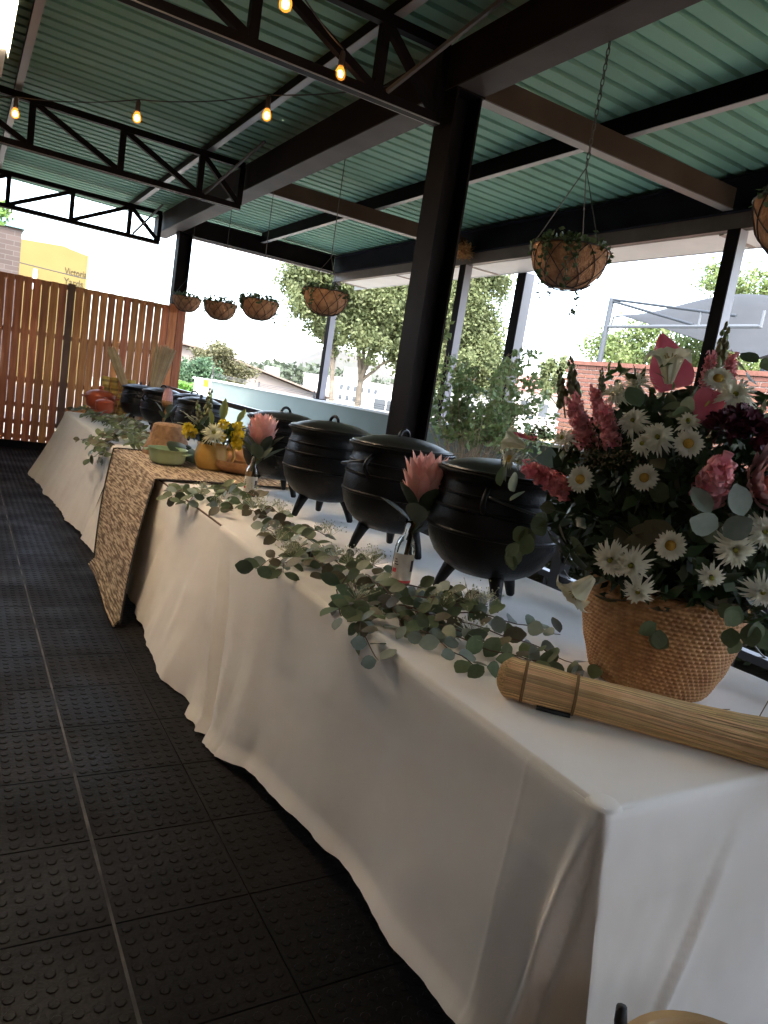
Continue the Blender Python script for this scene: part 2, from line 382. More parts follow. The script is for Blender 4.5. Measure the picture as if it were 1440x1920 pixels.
purlin(2.17, -4.8, 12.6, 3.735, 'pale-edged steel purlin crossing above the roof trusses')
purlin(0.35, -4.8, 12.6, 3.735, 'dark purlin above the trusses at the edge of the picture')

# roof posts of the outer side
def post(x0, x1, y0, y1, z0, z1, lab, m_side):
    t = thing('roof_post', lab, 'post', ((x0+x1)/2, (y0+y1)/2, z0), 'posts of the outer roof edge')
    f = .012
    m = MB(); m.box((x0, y0, z0), (x0+f, y1, z1)); m.build('flange', steel, t)  # face toward the hall coloured dark to stand for its shade
    m = MB(); m.box((x0+f+.0005, y0+.004, z0), (x1, y1-.004, z1)); m.build('section', m_side, t)
    m = MB(); m.box((x0-.03, y0-.03, z0), (x1+.03, y1+.03, z0+.012)); m.build('base_plate', steel, t)
grey_p = pmat('grey_post_paint', (0.24, 0.24, 0.27), 0.5, (0.28, 0.28, 0.31), 3)
post(5.50, 5.62, 11.84, 11.96, 1.27, 3.30, 'slim grey roof post standing on the pale green wall under a basket', grey_p)
post(5.50, 5.62, 8.02, 8.14, 1.27, 3.30, 'grey roof post just behind the tall black column', grey_p)
post(5.50, 5.62, 4.14, 4.26, 1.27, 3.30, 'roof post, its shaded face coloured dark, by the brick wall and shade sail', pmat('pale_post', (0.34, 0.36, 0.40), 0.5))
post(6.09, 6.25, 7.52, 7.68, -0.75, 3.30, 'wide white post, its shaded face coloured dark, rising behind the leafy bush', pmat('white_post', (0.17, 0.175, 0.185), 0.5))

# ---- pale green parapet wall
t = thing('parapet_wall', 'pale green plastered wall with a white top beyond the railing', 'wall', (5.5, 8, -0.75))
m = MB(); m.box((5.44, -4.8, -0.75), (5.68, 18.0, 1.235)); m.build('wall', pmat('pale_green_plaster', (0.155, 0.198, 0.18), 0.8, (0.175, 0.218, 0.20), 1.2, 0.15, 30), t)
m = MB(); m.box((5.41, -4.8, 1.2365), (5.71, 18.02, 1.268)); m.build('coping', pmat('coping_white', (0.78, 0.78, 0.76), 0.7, (0.82, 0.82, 0.80), 2), t)
m = MB(); m.box((5.40, 18.021, -0.75), (5.72, 18.12, 1.27)); m.build('end_pier', white_paint, t)

# ---- trusses
def truss(y, lab, up_left):
    t = thing('roof_truss', lab, 'truss', (1.0, y, 3.23), 'open steel trusses under the roof')
    zb, zt = 3.235, 3.715; x1 = 2.56; xs = [2.56, 2.10, 1.30, 0.48, -0.34, -1.16, -1.98, -2.8, -3.6, -4.4, -5.2, -6.0, -6.9]
    m = MB(); m.bar((-6.95, y, zb + .025), (x1, y, zb + .025), .06, .062); m.build('bottom_chord', steel, t)
    m = MB(); m.bar((-6.95, y, zb + .001), (x1, y, zb - .003), .075, .006); m.build('chord_flange', pmat('chord_edge', (0.22, 0.2, 0.19), 0.45), t)
    m = MB(); m.bar((-6.95, y, zt - .025), (x1, y, zt - .025), .06, .062); m.build('top_chord', steel, t)
    for i, x in enumerate(xs):
        m = MB(); m.bar((x - (.02 if i == 0 else 0), y, zb + .05), (x - (.02 if i == 0 else 0), y, zt - .05), .058, .056); m.build('vertical', steel, t)
    for i in range(len(xs) - 1):
        xa, xb = xs[i], xs[i + 1]
        if up_left or i == 0: a, b = (xa - .03, y + .001, zb + .06), (xb + .02, y + .001, zt - .05)
        else: a, b = (xb + .03, y + .001, zb + .06), (xa - .02, y + .001, zt - .05)
        m = MB(); m.bar(a, b, .048, .052); m.build('diagonal', steel, t)
    m = MB(); m.bar((2.16, y - .03, zb + .06), (2.45, y - .9 if y < 9 else y - .5, zt + .01), .022, .022); m.build('knee_brace', purlin_m, t)
truss(4.32, 'nearest open steel truss meeting the tall black column', True)
truss(8.22, 'middle open steel truss hanging below the roof sheets', True)
truss(12.02, 'farthest open truss seen against the white sky', False)

# ================================================================ FENCE
t = thing('slat_fence', 'tall fence of upright reddish timber slats across the far end', 'fence', (1.0, 11.35, 0))
sm_ = {}
def slat(x, w, y0=11.30, y1=11.325, z0=0.10, z1=2.32):
    m = MB(); m.box((x - w/2 + .004, y0 - .003, z0), (x + w/2 - .004, y0, z1)); m.box((x - w/2, y0, z0), (x + w/2, y1, z1))
    m.build('slat', wood_f, t)
x = 2.60
k = 0
while x > -6.8:
    if abs(x - 1.305) < 0.054 or abs(x + 2.1) < .05:
        m = MB(); m.box((x - .047, 11.28, 0.02), (x + .047, 11.36, 2.34)); m.build('post', wood_d, t)
    else: slat(x, 0.0975, z1=2.32 + rnd.uniform(-.004, .004))
    x -= 0.1075; k += 1
for xx, w, yy in ((2.715, .115, 11.285), (2.838, .12, 11.28)): slat(xx, w, yy, yy + .03, 0.02, 2.345)
for z in (2.285, 1.60, 0.95, 0.60, 0.36, 0.16):
    m = MB(); m.box((-6.9, 11.3265, z - .03), (2.9, 11.36, z + .03)); m.build('rail', wood_d, t)
m = MB(); m.box((-6.9, 11.29, -0.01), (2.9, 11.37, 0.104)); m.build('base_board', steel, t)

# ================================================================ LAMPS
bulb_g = bpy.data.materials.new('amber_glass'); bulb_g.use_nodes = True
_n = bulb_g.node_tree; _n.nodes.remove(_n.nodes['Principled BSDF']); _t = _n.nodes.new('ShaderNodeBsdfTransparent'); _t.inputs[0].default_value = (1, .80, .48, 1)
_e = _n.nodes.new('ShaderNodeEmission'); _e.inputs[0].default_value = (1, .36, .05, 1); _e.inputs[1].default_value = .075
_a = _n.nodes.new('ShaderNodeAddShader'); _n.links.new(_t.outputs[0], _a.inputs[0]); _n.links.new(_e.outputs[0], _a.inputs[1]); _n.links.new(_a.outputs[0], _n.nodes['Material Output'].inputs[0])
bulb_e = emat('bulb_glow', (1.0, 0.50, 0.16), 3.0)
def string_lights(pts_bulbs, cable, name_lab):
    t = thing('string_lights', name_lab, 'string lights', cable[0], 'festoon strings')
    pts = []
    for a, b in zip(cable[:-1], cable[1:]):
        a = Vector(a); b = Vector(b); L = (b - a).length
        for i in range(8):
            u = i / 8; p = a.lerp(b, u); p.z -= 0.05 * L * 4 * u * (1 - u) * 0.5; pts.append(p)
    pts.append(Vector(cable[-1]))
    MB().tube(pts, .0045, 5).build('cable', pmat('cable_black', (0.02, 0.018, 0.015), 0.6), t)
    for (x, y, z) in pts_bulbs:
        m = MB(); m.lathe([(0, .115), (.012, .115), (.017, .10), (.019, .04), (.017, .032)], 12, (x, y, z)); sk = m.build('socket', pmat('socket_brown', (0.05, 0.03, 0.02), 0.6), t)
        m = MB(); m.lathe([(.013, .034), (.020, .022), (.030, 0.0), (.033, -.018), (.029, -.036), (.016, -.048), (0, -.051)], 14, (x, y, z)); bo_ = m.build('bulb', bulb_g, t, smooth=True); MB().lathe([(.001, .012), (.012, .006), (.020, -.012), (.017, -.030), (.001, -.040)], 10, (x, y, z)).build('filament_glow', bulb_e, bo_, smooth=True)
string_lights([(0.30, 7.28, 3.30), (1.09, 6.35, 3.30), (1.78, 5.35, 3.30), (-0.65, 8.2, 3.30), (-1.6, 9.1, 3.30), (-2.6, 9.9, 3.3)],
    [(2.35, 4.55, 3.47), (1.78, 5.35, 3.425), (1.09, 6.35, 3.42), (.30, 7.28, 3.42), (-.65, 8.2, 3.42), (-1.6, 9.1, 3.42), (-2.6, 9.9, 3.42), (-3.6, 10.8, 3.47)],
    'string of warm bulbs running away over the aisle towards the fence')
string_lights([(1.84, 4.30, 3.30), (1.29, 3.80, 3.30), (.55, 3.1, 3.30), (-.3, 2.3, 3.30), (-1.1, 1.5, 3.30), (-1.9, .7, 3.30), (-2.7, -.1, 3.30)],
    [(2.30, 4.72, 3.47), (1.84, 4.30, 3.425), (1.29, 3.80, 3.42), (.55, 3.1, 3.42), (-.3, 2.3, 3.42), (-1.1, 1.5, 3.42), (-1.9, .7, 3.42), (-2.7, -.1, 3.42), (-3.4, -.8, 3.47)],
    'string of warm bulbs in front of the nearest truss')
t = thing('tube_light', 'bright fluorescent tube light hanging in the top corner', 'light', (0.15, 5.9, 3.4))
m = MB(); m.box((0.055, 3.60, 3.435), (0.175, 6.95, 3.49)); m.build('housing', white_paint, t)
for sx in (-1, 1):  # flaps added to keep the tube's light off the roof
    m = MB(); m.add([(0.115 + sx * .060, 3.60, 3.434), (0.115 + sx * .075, 3.60, 3.384), (0.115 + sx * .075, 6.30, 3.384), (0.115 + sx * .060, 6.30, 3.434), (0.115 + sx * .063, 3.60, 3.434), (0.115 + sx * .078, 3.60, 3.384), (0.115 + sx * .078, 6.30, 3.384), (0.115 + sx * .063, 6.30, 3.434)], [(0,1,2,3), (7,6,5,4), (1,5,6,2), (0,4,5,1), (2,6,7,3)]); m.build('roof_shield_flap', white_paint, t)
m = MB(); m.tube([(0.115, 3.66, 3.404), (0.115, 6.18, 3.404)], .022, 12); m.build('tube', emat('tube_glow', (1.0, 0.78, 0.54), 15.0), t, smooth=True)
for yy in (3.9, 6.7):
    m = MB(); m.tube([(0.115, yy, 3.49), (0.115, yy, 3.80)], .006, 6); m.build('rod', chain_m, t)

# ================================================================ TABLES AND CLOTHS
TZ = 0.752
for (y0, y1, lab) in ((0.90, 3.20, 'trestle table hidden under the nearest white cloth'), (3.24, 5.95, 'trestle table hidden under the middle white cloth'), (6.0, 9.1, 'trestle table hidden under the farthest white cloth')):
    t = thing('trestle_table', lab, 'table', (1.7, (y0+y1)/2, 0), 'trestle tables under the cloths')
    m = MB(); m.box((1.14, y0, 0.715), (2.30, y1, 0.742)); m.build('top', wood_d, t)
    for xx in (1.3, 2.15):
        for yy in (y0 + .15, y1 - .15):
            m = MB(); m.tube([(xx, yy, 0.0), (xx, yy, .715)], .016, 8); m.build('leg', steel, t)

def tablecloth(name, label, y0, y1, front, near_end, far_skew=0.0, seed=0.0, end_near=True):
    """one draped sheet. front(y) -> (hem_x, hem_z).  near_end: list of bottom path points around the near corner (x, y, z)"""
    XF, XB = 1.112, 2.335; TZ = 0.752
    if seed == 2.0: XF, XB, TZ = 1.138, 2.330, 0.7465
    NF = int((y1 - y0) / 0.022)
    # perimeter path from far end of front to near corner, then along the near end to the back
    top = []; bot = []
    ys = [y1 + (y0 + .26 - y1) * i / NF for i in range(NF)] + [y0 + .26 * (1 - i / 52) for i in range(53)]
    for y in ys:
        u = (y1 - y) / (y1 - y0)
        hx, hz = front(y)
        yb = y - far_skew * max(0, 1 - u * 3.0)
        top.append((XF, y, TZ)); bot.append((hx, yb, hz, 0))
    if near_end:
        # the last front points blend into the corner path
        NE = 170
        for i in range(1, NE + 1):
            u = i / NE; x = XF + (XB - XF) * u
            top.append((x, y0, TZ)); bot.append((x + .095 * (1 - u) ** 8, near_end(x)[0], near_end(x)[1], 1))
    VS = [0, .006, .013, .022, .034] + [.034 + .966 * (j / 30) for j in range(1, 31)]; rows = []; rc = .018
    for k, (tp, bt) in enumerate(zip(top, bot)):
        row = []; s = tp[1] + tp[0] * 1.3
        nrm = Vector((-1, 0, 0)) if bt[3] == 0 else Vector((0, -1, 0))
        if near_end:                                   # rounded near corner
            if bt[3] == 0 and tp[1] < y0 + .03: nrm = Vector((-1, -1 * (1 - (tp[1] - y0) / .03), 0)).normalized()
            if bt[3] == 1 and tp[0] < XF + .03: nrm = Vector((-1 * (1 - (tp[0] - XF) / .03), -1, 0)).normalized()
        cut = 0.0
        if near_end:
            dc = (tp[1] - y0) if bt[3] == 0 else (tp[0] - XF)
            if dc < rc: cut = (rc - dc) * .45
        base = Vector(tp) - nrm * cut
        lim = 9.0 if not near_end else max(.003, ((tp[1] - y0) if bt[3] == 0 else (tp[0] - XF)) * .9)
        for dd, dz in ((.075, .0), (.04, .0006), (.022, .0006)): row.append(base - nrm * min(dd, lim * (1 + dd)) + Vector((0, 0, dz - (.0007 if bt[3] else 0))))
        for v in VS:
            x = base.x + (bt[0] - base.x) * v ** 1.15; y = base.y + (bt[1] - base.y) * v; z = tp[2] + (bt[2] - tp[2]) * v
            amp = FOLD(tp[1], v, seed) if bt[3] == 0 else ENDF(tp[0], v)
            amp += 0.006 * vnoise(s * 3.1 + seed, v * 3.0) * min(1, v * 4) + 0.0022 * vnoise(s * 11, v * 9 + seed) * min(1, v * 12)
            t_ = min(1, v / .034); row.append(Vector((x, y, z)) + nrm * (amp - 0.013 * (1 - t_) ** 2))
        rows.append(row)
    m = MB(); m.grid(rows)
    o = tag(m.build(name, cloth, auto=52), label, 'tablecloth', 'white tablecloths on the long buffet')
    # top sheet
    NX, NY = 60, int((y1 - y0) / 0.04); P = []
    for i in range(NX + 1):
        x = XF + .0 + (XB - XF) * i / NX; row = []
        for j in range(NY + 1):
            y = y0 + (y1 - y0) * j / NY
            ef = smooth(.05, .20, min(x - XF, (y - y0) if near_end else 9)); z = TZ - 0.002 + 0.001 * ef + ef * (0.0030 * vnoise(x * 4 + seed, y * 3.1) + 0.0018 * vnoise(x * 14, y * 13, seed))
            z += ef * 0.0022 * max(0, 1 - abs(((y - 0.3) % 0.62) - 0.31) / 0.012) + ef * 0.0022 * max(0, 1 - abs(x - 1.72) / 0.012)
            dx = 0.026 if i == 0 else 0.0
            if i == 0: z = TZ - 0.002
            if i == 0 and j == 0 and near_end: row.append((XF + .011, y0 + .011, TZ - .003)); continue
            row.append((x + dx, y + (0.026 if (j == 0 and near_end) else 0), z if not (j == 0 and near_end) else TZ - .002))
        P.append(row)
    m = MB(); m.grid(P)
    if near_end: m.add([(XF + .005, y0 + .005, TZ - .006), (XF + .09, y0 + .005, TZ - .006), (XF + .09, y0 + .09, TZ - .006), (XF + .005, y0 + .09, TZ - .006)], [(0, 1, 2, 3)])
    if near_end: m.lathe([(.0004, .0016), (.018, .0014), (.028, .0004), (.034, -.0022), (.037, -.0065)], 28, (XF + .033, y0 + .033, TZ))
    m.build('table_top_cover', cloth, o, smooth=True)
    # back drop
    m = MB(); m.grid([[(XB, y0 + (y1-y0)*i/20, TZ - .002), (XB + .012, y0 + (y1-y0)*i/20, TZ - .02), (XB + .02, y0 + (y1-y0)*i/20, 0.45)] for i in range(21)]); m.build('back_drop', cloth, o, smooth=True)
    return o
def smooth(a, b, t):
    t = max(0, min(1, (t - a) / (b - a))); return t * t * (3 - 2 * t)
def lerp(a, b, t): return a + (b - a) * t
def interp(x, P):
    for (a, va), (b, vb) in zip(P[:-1], P[1:]):
        if x <= b:
            t = smooth(a, b, x); return va + (vb - va) * t
    return P[-1][1]
PLEATS = {}
def ENDF(x, v):
    f = .022 * smooth(-.012, .012, x - (1.60 - .30 * v)) * smooth(.0, .5, v) + .014 * math.exp(-((x - 1.58 + .30 * v) / .05) ** 2) * smooth(.05, .6, v)
    f += .010 * v * vnoise(x * 3.1, v * 1.5, 5) + .0035 * max(0, 1 - abs(v - .28 - .05 * (x - 1.2)) / .012) + .012 * math.exp(-((x - 2.0 + .1 * v) / .06) ** 2) * v
    return f
for sd_, (ya, yb, n_) in {1: (0.9, 3.4, 7), 2.0: (2.6, 6.1, 22), 3.4: (5.9, 9.3, 20)}.items():
    q_ = random.Random(int(sd_ * 10)); PLEATS[sd_] = [(q_.uniform(ya, yb), q_.uniform(.025, .09), q_.uniform(-.5, 1.0), q_.uniform(-.18, .18), q_.uniform(0, .5)) for _ in range(n_)]
PLEATS[1] += [(2.62, .06, .7, -.20, .1), (2.95, .06, .9, -.25, .0), (3.12, .03, -.6, -.25, .0), (2.35, .07, .5, -.12, .3)]
def FOLD(y, v, seed):
    f = 0.0
    for (y0, w, a, sl, st) in PLEATS[seed]:
        d = (y - y0 - sl * v) / (w * (1 + .5 * v)); 
        if abs(d) < 3: f += a * .021 * math.exp(-d * d) * smooth(st, 1.0, v)
    f += .020 * v * v * vnoise(y * 1.7, seed * 3) + .010 * v * vnoise(y * 4.3, v * 1.2, seed)
    if seed == 1:
        yc = .862 + .105 * v; dy = y - yc                                                      # the corner pleat: a folded-over edge
        f += smooth(.02, .35, v) * (.026 * math.exp(-((dy - .016) / .016) ** 2) * (1 if dy > -.002 else 0) - .014 * math.exp(-((dy + .010) / .012) ** 2) * (1 if dy < -.002 else 0))
        f += .020 * math.exp(-((y - 3.27 + .30 * v) / .030) ** 2) * smooth(.0, .4, v) - .016 * math.exp(-((y - 3.15 + .30 * v) / .035) ** 2) * smooth(.0, .4, v)
        f += .0022 * smooth(.955, .962, v) + smooth(.93, 1.0, v) * (.016 + .014 * vnoise(y * 7, 2)) + .006 * v ** 8 * vnoise(y * 19, 2)                                                   # hem ripple
        f += .0032 * max(0, 1 - abs(v - .29 - .10 * (y - 1.0)) / .012) + .0016 * max(0, 1 - abs(((y + .1) % .78) - .39) / .009)      # ironed creases
    else: f += .010 * v ** 6 * vnoise(y * 13, seed)
    return f
def front1(y):
    hx = interp(y, [(0.85, 1.205), (0.95, 1.135), (1.07, 1.075), (1.6, 1.085), (2.2, 1.045), (2.6, 0.965), (3.35, 0.93)])
    hz = interp(y, [(0.85, 0.10), (1.6, 0.085), (2.25, 0.055), (2.55, 0.012), (3.4, 0.008)])
    return hx, hz
tablecloth('tablecloth', 'nearest white tablecloth with a sharp corner, covering the table under the broom', 0.85, 3.30, front1,
    lambda x: (0.835 + 0.012 * math.sin(x * 5), 0.05), far_skew=0.42, seed=1)
def front2(y):
    return interp(y, [(2.7, 1.02), (3.0, 0.975), (3.4, 0.925), (4.1, 0.985), (5.95, 0.93)]), interp(y, [(3.2, 0.010), (3.6, 0.012), (4.2, 0.03), (5.95, .02)])
tablecloth('tablecloth', 'creased white tablecloth on either side of the hanging grass mat', 2.72, 6.0, front2, None, seed=2.0)
def front3(y):
    return interp(y, [(5.9, 0.93), (6.6, 0.90), (7.6, 0.86), (8.6, 0.80), (9.2, 0.78)]), interp(y, [(5.9, .03), (7, .02), (9.2, .012)])
tablecloth('tablecloth', 'farthest white tablecloth flaring onto the floor near the timber fence', 5.96, 9.18, front3, None, seed=3.4)

# grass mat runner over the middle table
mat_m = pmat('grass_mat', (0.13, 0.078, 0.042), 0.8, (0.52, 0.41, 0.28), 85, 0.9, 260, stretch=(1, 0.10, 1), bdist=0.006, pos=(0.40, 0.60), detail=2.0)
t = thing('grass_mat', 'woven grass mat laid across the table and hanging to the floor', 'mat', (1.11, 5.2, TZ))
def mat_p(u, v):      # u across (0 near edge .. 1 far edge), v along: 0 back of table .. 1 bottom
    yn, yf = 4.53, 5.92
    L1 = 0.98; L2 = 0.86; s = v * (L1 + L2)
    if s < L1:
        x = 2.08 - s; y = lerp(yn + 0.06 * (1 - s / L1), yf, u); z = TZ + 0.0075
        return Vector((x, y, z + .002 * vnoise(x * 7, y * 7)))
    q = (s - L1) / L2
    a = Vector((1.088, lerp(yn, yf, u), TZ + .004)); b = Vector((lerp(0.86, 0.885, u), lerp(3.96, 5.14, u), lerp(0.03, 0.055, u)))
    p = a.lerp(b, q); p.x -= 0.03 * math.sin(math.pi * min(1, q * 1.0)) * 0.6; p.x -= 0.012 * math.sin(u * 5 + 1) * q
    return p
NU, NV = 60, 150; P = []
for i in range(NV + 1):
    row = []
    for j in range(NU + 1):
        p = mat_p(j / NU, i / NV); rgh = 0.0035 * (hsh(i * .37, (j // 3) * 1.7) - .5)
        q = mat_p(j / NU, min(1, i / NV + .01)) - mat_p(j / NU, max(0, i / NV - .01)); w = mat_p(min(1, j / NU + .01), i / NV) - mat_p(max(0, j / NU - .01), i / NV)
        n = q.cross(w).normalized()
        if n.z < -0.3 or (n.x > 0 and i > NV * .56): n = -n
        row.append(p + n * (rgh + 0.0015 * ((i % 2) * 2 - 1)))
    P.append(row)
MB().grid(P).build('weave', mat_m, t)
m = MB(); m.tube([mat_p(0, i / 90) + Vector((-.003, -.004, .002)) for i in range(91)], .0050, 6); m.build('binding', pmat('mat_binding', (0.02, 0.016, 0.014), 0.8), t)
m = MB(); m.tube([mat_p(1, i / 90) + Vector((-.003, .006, .004)) for i in range(91)], .0065, 6); m.build('binding', MATS['mat_binding'], t)
m = MB()
for k in range(4): m.tube([mat_p(j / 40, 0.992 + .006 * 0) + Vector((-.004 - .010 * k, 0, -.012 * k + .01)) for j in range(41)], .006, 5)
m.build('bottom_hem', mat_m, t)

# ================================================================ POTS
def make_pot(label):
    t = thing('three_legged_pot', label, 'pot', (0, 0, 0), 'black cast iron pots on the buffet')
    def band(r, z, a): return r
    prof = [(0.001, .093), (.07, .095), (.13, .108), (.18, .136), (.215, .17), (.238, .21), (.249, .25), (.252, .268), (.258, .272), (.258, .280), (.2535, .284), (.2525, .31), (.249, .345), (.2475, .352), (.2535, .356), (.2535, .364), (.246, .368),
            (.240, .40), (.237, .408), (.241, .411), (.241, .417), (.235, .42), (.228, .445), (.226, .458), (.231, .470), (.243, .480), (.250, .486), (.2515, .493), (.247, .497), (.236, .493), (.226, .47), (.224, .44)]
    MB().lathe(prof, 56).build('body', iron, t, auto=35)
    lid = MB().lathe([(.236, .494), (.240, .502), (.237, .507), (.222, .5065), (.215, .508), (.19, .519), (.15, .532), (.10, .541), (.05, .546), (.001, .547)], 56).build('lid', pmat('iron_lid', (0.009, 0.0075, 0.007), 0.36, (0.014, 0.012, 0.011), 10, 0.2, 120, bdist=0.002), t, auto=40)
    MB().tube([(math.cos(a) * .040, 0, .540 + math.sin(a) * .036) for a in [math.pi * i / 12 for i in range(13)]], .009, 8).build('lid_handle', iron, lid, smooth=True)
    for k in range(3):
        a = R(90 + 120 * k); c, s = math.cos(a), math.sin(a)
        MB().tube([(c * .125, s * .125, .135), (c * .148, s * .148, .09), (c * .168, s * .168, .045), (c * .182, s * .182, .006), (c * .183, s * .183, 0)], [.034, .026, .021, .017, .012], 10).build('leg', iron, t, smooth=True)
    for s in (-1, 1):
        pts = [(s * (.228 + .048 * math.sin(math.pi * i / 10)), 0, .352 + .10 * i / 10) for i in range(11)]
        MB().tube(pts, .010, 8).build('ear', iron, t, smooth=True)
    pts = [(.262 * math.cos(a), -.262 * math.sin(a) - .012, .425 - .055 * math.sin(a)) for a in [math.pi * i / 24 for i in range(25)]]
    MB().tube(pts, .0055, 8).build('bail_handle', pmat('bail_wire', (0.07, 0.07, 0.075), 0.35, metal=0.8), t, smooth=True)
    return t
pot0 = make_pot('large black three-legged pot right behind the flower basket, nearest of its row')
POTS = [(1.815, 2.165, 40, 1.0, None), (1.815, 2.91, 205, 1.0, 'large black three-legged pot, second from the flower basket, behind the pink protea'),
        (1.815, 3.66, 100, 0.985, 'large black three-legged pot, third from the flower basket'), (1.83, 4.40, 200, 0.96, 'large black three-legged pot, fourth from the flower basket, beside the grass mat'),
        (1.92, 6.62, 60, 0.84, 'black three-legged pot behind the yellow jug flowers'), (2.06, 7.35, 160, 0.84, 'black pot with raised lid handle behind the small far protea'),
        (1.86, 7.80, 20, 0.84, 'black pot at the far end with a bundle of grass standing behind it'), (1.80, 8.62, 250, 0.80, 'farthest black pot, beside the stacked yellow tins')]
for i, (x, y, a, s, lab) in enumerate(POTS):
    o = pot0 if i == 0 else copy_tree(pot0)
    o.location = (x, y, TZ + .003); o.rotation_euler = (0, 0, R(a)); o.scale = (s, s, s)
    if lab: o['label'] = lab

# ================================================================ BOTTLES WITH PROTEAS
glass = pmat('clear_glass', (0.92, 0.96, 0.95), 0.03, trans=1.0, ior=1.45)
bract_in = leaf_mesh('petal', 0.112, 0.046, protea_m, fold=0.45, curl=0.05, n=6, point=0.35)
bract_dull = leaf_mesh('petal', 0.135, 0.046, protea_dull, fold=0.55, curl=-0.12, n=6, point=0.35)
prot_leaf = leaf_mesh('leaf', 0.125, 0.066, pmat('protea_leaf', (0.035, 0.055, 0.030), 0.5, (0.055, 0.08, 0.045), 12, objvar=0.25), fold=0.25, curl=0.05, n=6)
def protea(loc, base_z, head_z, lab, lean, sc=1.0, petal=bract_in, dome=False, leaves=8):
    t = thing('protea', lab, 'flower', loc, 'proteas in glass bottles')
    hx, hy = lean
    MB().tube([(0, 0, base_z - loc[2]), (hx * .4, hy * .4, (head_z - loc[2]) * .6), (hx, hy, head_z - loc[2])], [.009, .009, .012], 8).build('stem', pmat('protea_stem', (0.22, 0.11, 0.04), 0.6), t, smooth=True, world=False)
    H = Vector((hx, hy, head_z - loc[2]))
    for ring, (n, r, tilt, ln, dz) in enumerate(((7, .030, 4, .98, .03), (10, .048, 8, 1.05, .02), (13, .062, 13, 1.03, 0.006), (13, .066, 19, .84, -.012), (11, .058, 28, .60, -.024))):
        for k in range(n):
            a = 2 * math.pi * (k + .5 * (ring % 2)) / n + rnd.uniform(-.06, .06)
            tl = R(tilt + rnd.uniform(-3, 3)) * (0.3 if dome else 1)
            M = Matrix.Translation(H + Vector((math.cos(a) * r * sc * .8, math.sin(a) * r * sc * .8, dz * sc))) @ Matrix.Rotation(a - math.pi / 2, 4, 'Z') @ Matrix.Rotation(math.pi / 2 - tl, 4, 'X') @ Matrix.Scale(sc * ln * rnd.uniform(.93, 1.05), 4)
            inst(petal, 'petal', t, M)
    MB().lathe([(.0, .05), (.03, .045), (.058 * sc, .02), (.056 * sc, 0), (.034, -.025), (.010, -.04)], 14, H).build('receptacle', MATS['protea_stem'] if dome else protea_m, t, smooth=True, world=False)
    for k in range(leaves):
        a = 2 * math.pi * k / leaves + rnd.uniform(-.3, .3); z = H - Vector((0, 0, .075 + .045 * (k % 2)))
        M = Matrix.Translation(z + Vector((math.cos(a), math.sin(a), 0)) * .030) @ Matrix.Rotation(a - math.pi / 2, 4, 'Z') @ Matrix.Rotation(R(52 - 14 * (k % 2) + rnd.uniform(-8, 8)), 4, 'X') @ Matrix.Scale(sc * rnd.uniform(.95, 1.2), 4)
        inst(prot_leaf, 'leaf', t, M)
        MB().tube([(0, 0, head_z - loc[2] - .19), tuple(z + Vector((math.cos(a), math.sin(a), -.03)) * .018), tuple(z + Vector((math.cos(a), math.sin(a), 0)) * .016)], .0028, 5).build('leaf_stalk', stem_g, t, world=False)
    return t
def bottle(x, y, sc, lab):
    t = thing('glass_bottle', lab, 'bottle', (x, y, TZ + .004), 'glass bottles holding proteas')
    pr = [(.0, .003), (.036, .0), (.041, .006), (.041, .135), (.040, .15), (.034, .172), (.022, .195), (.0155, .212), (.0145, .245), (.0165, .248), (.0165, .258), (.0125, .258), (.0125, .212), (.019, .19), (.031, .168), (.0375, .148), (.0385, .12), (.0385, .008), (.0, .006)]
    MB().lathe([(r * sc, z * sc) for r, z in pr], 28).build('glass', glass, t, smooth=True, world=False)
    def arc(r, a0, a1, z0, z1, f=None):
        n = 16; return MB().grid([[(r * math.cos(lerp(a0, a1, i / n)), r * math.sin(lerp(a0, a1, i / n)), z) for z in (z0, z1)] for i in range(n + 1)])
    a0 = R(175); a1 = R(315)
    lb = arc(.0418 * sc, a0, a1, .018 * sc, .128 * sc).build('paper_label', pmat('label_paper', (0.62, 0.58, 0.52), 0.7, (0.70, 0.67, 0.62), 30), t, world=False)
    red = pmat('label_red', (0.50, 0.03, 0.04), 0.5); blk = pmat('label_ink', (0.04, 0.035, 0.05), 0.6)
    arc(.0421 * sc, a0, a1, .014 * sc, .024 * sc).build('label_stripe', red, lb, world=False)
    arc(.0421 * sc, R(180), R(205), .052 * sc, .068 * sc).build('label_mark', red, lb, world=False)
    arc(.0421 * sc, R(285), R(313), .06 * sc, .105 * sc).build('label_mark', blk, lb, world=False)
    for k in range(3): arc(.0421 * sc, R(190), R(214 - 5 * k), (.082 + .010 * k) * sc, (.0865 + .010 * k) * sc).build('label_mark', blk, lb, world=False)
    return t
bottle(1.548, 2.345, 1.0, 'clear glass bottle with a red and white paper label among the leaves')
protea((1.548, 2.345, TZ + .004), TZ + .02, 1.125, 'pink protea in the labelled glass bottle before the second pot', (.035, -.015), 1.16)
bottle(1.565, 4.16, 0.98, 'clear glass bottle standing beside the wooden bowl')
protea((1.565, 4.16, TZ + .004), TZ + .02, 1.11, 'pink protea in a glass bottle at the edge of the grass mat', (.03, -.01), 1.1)

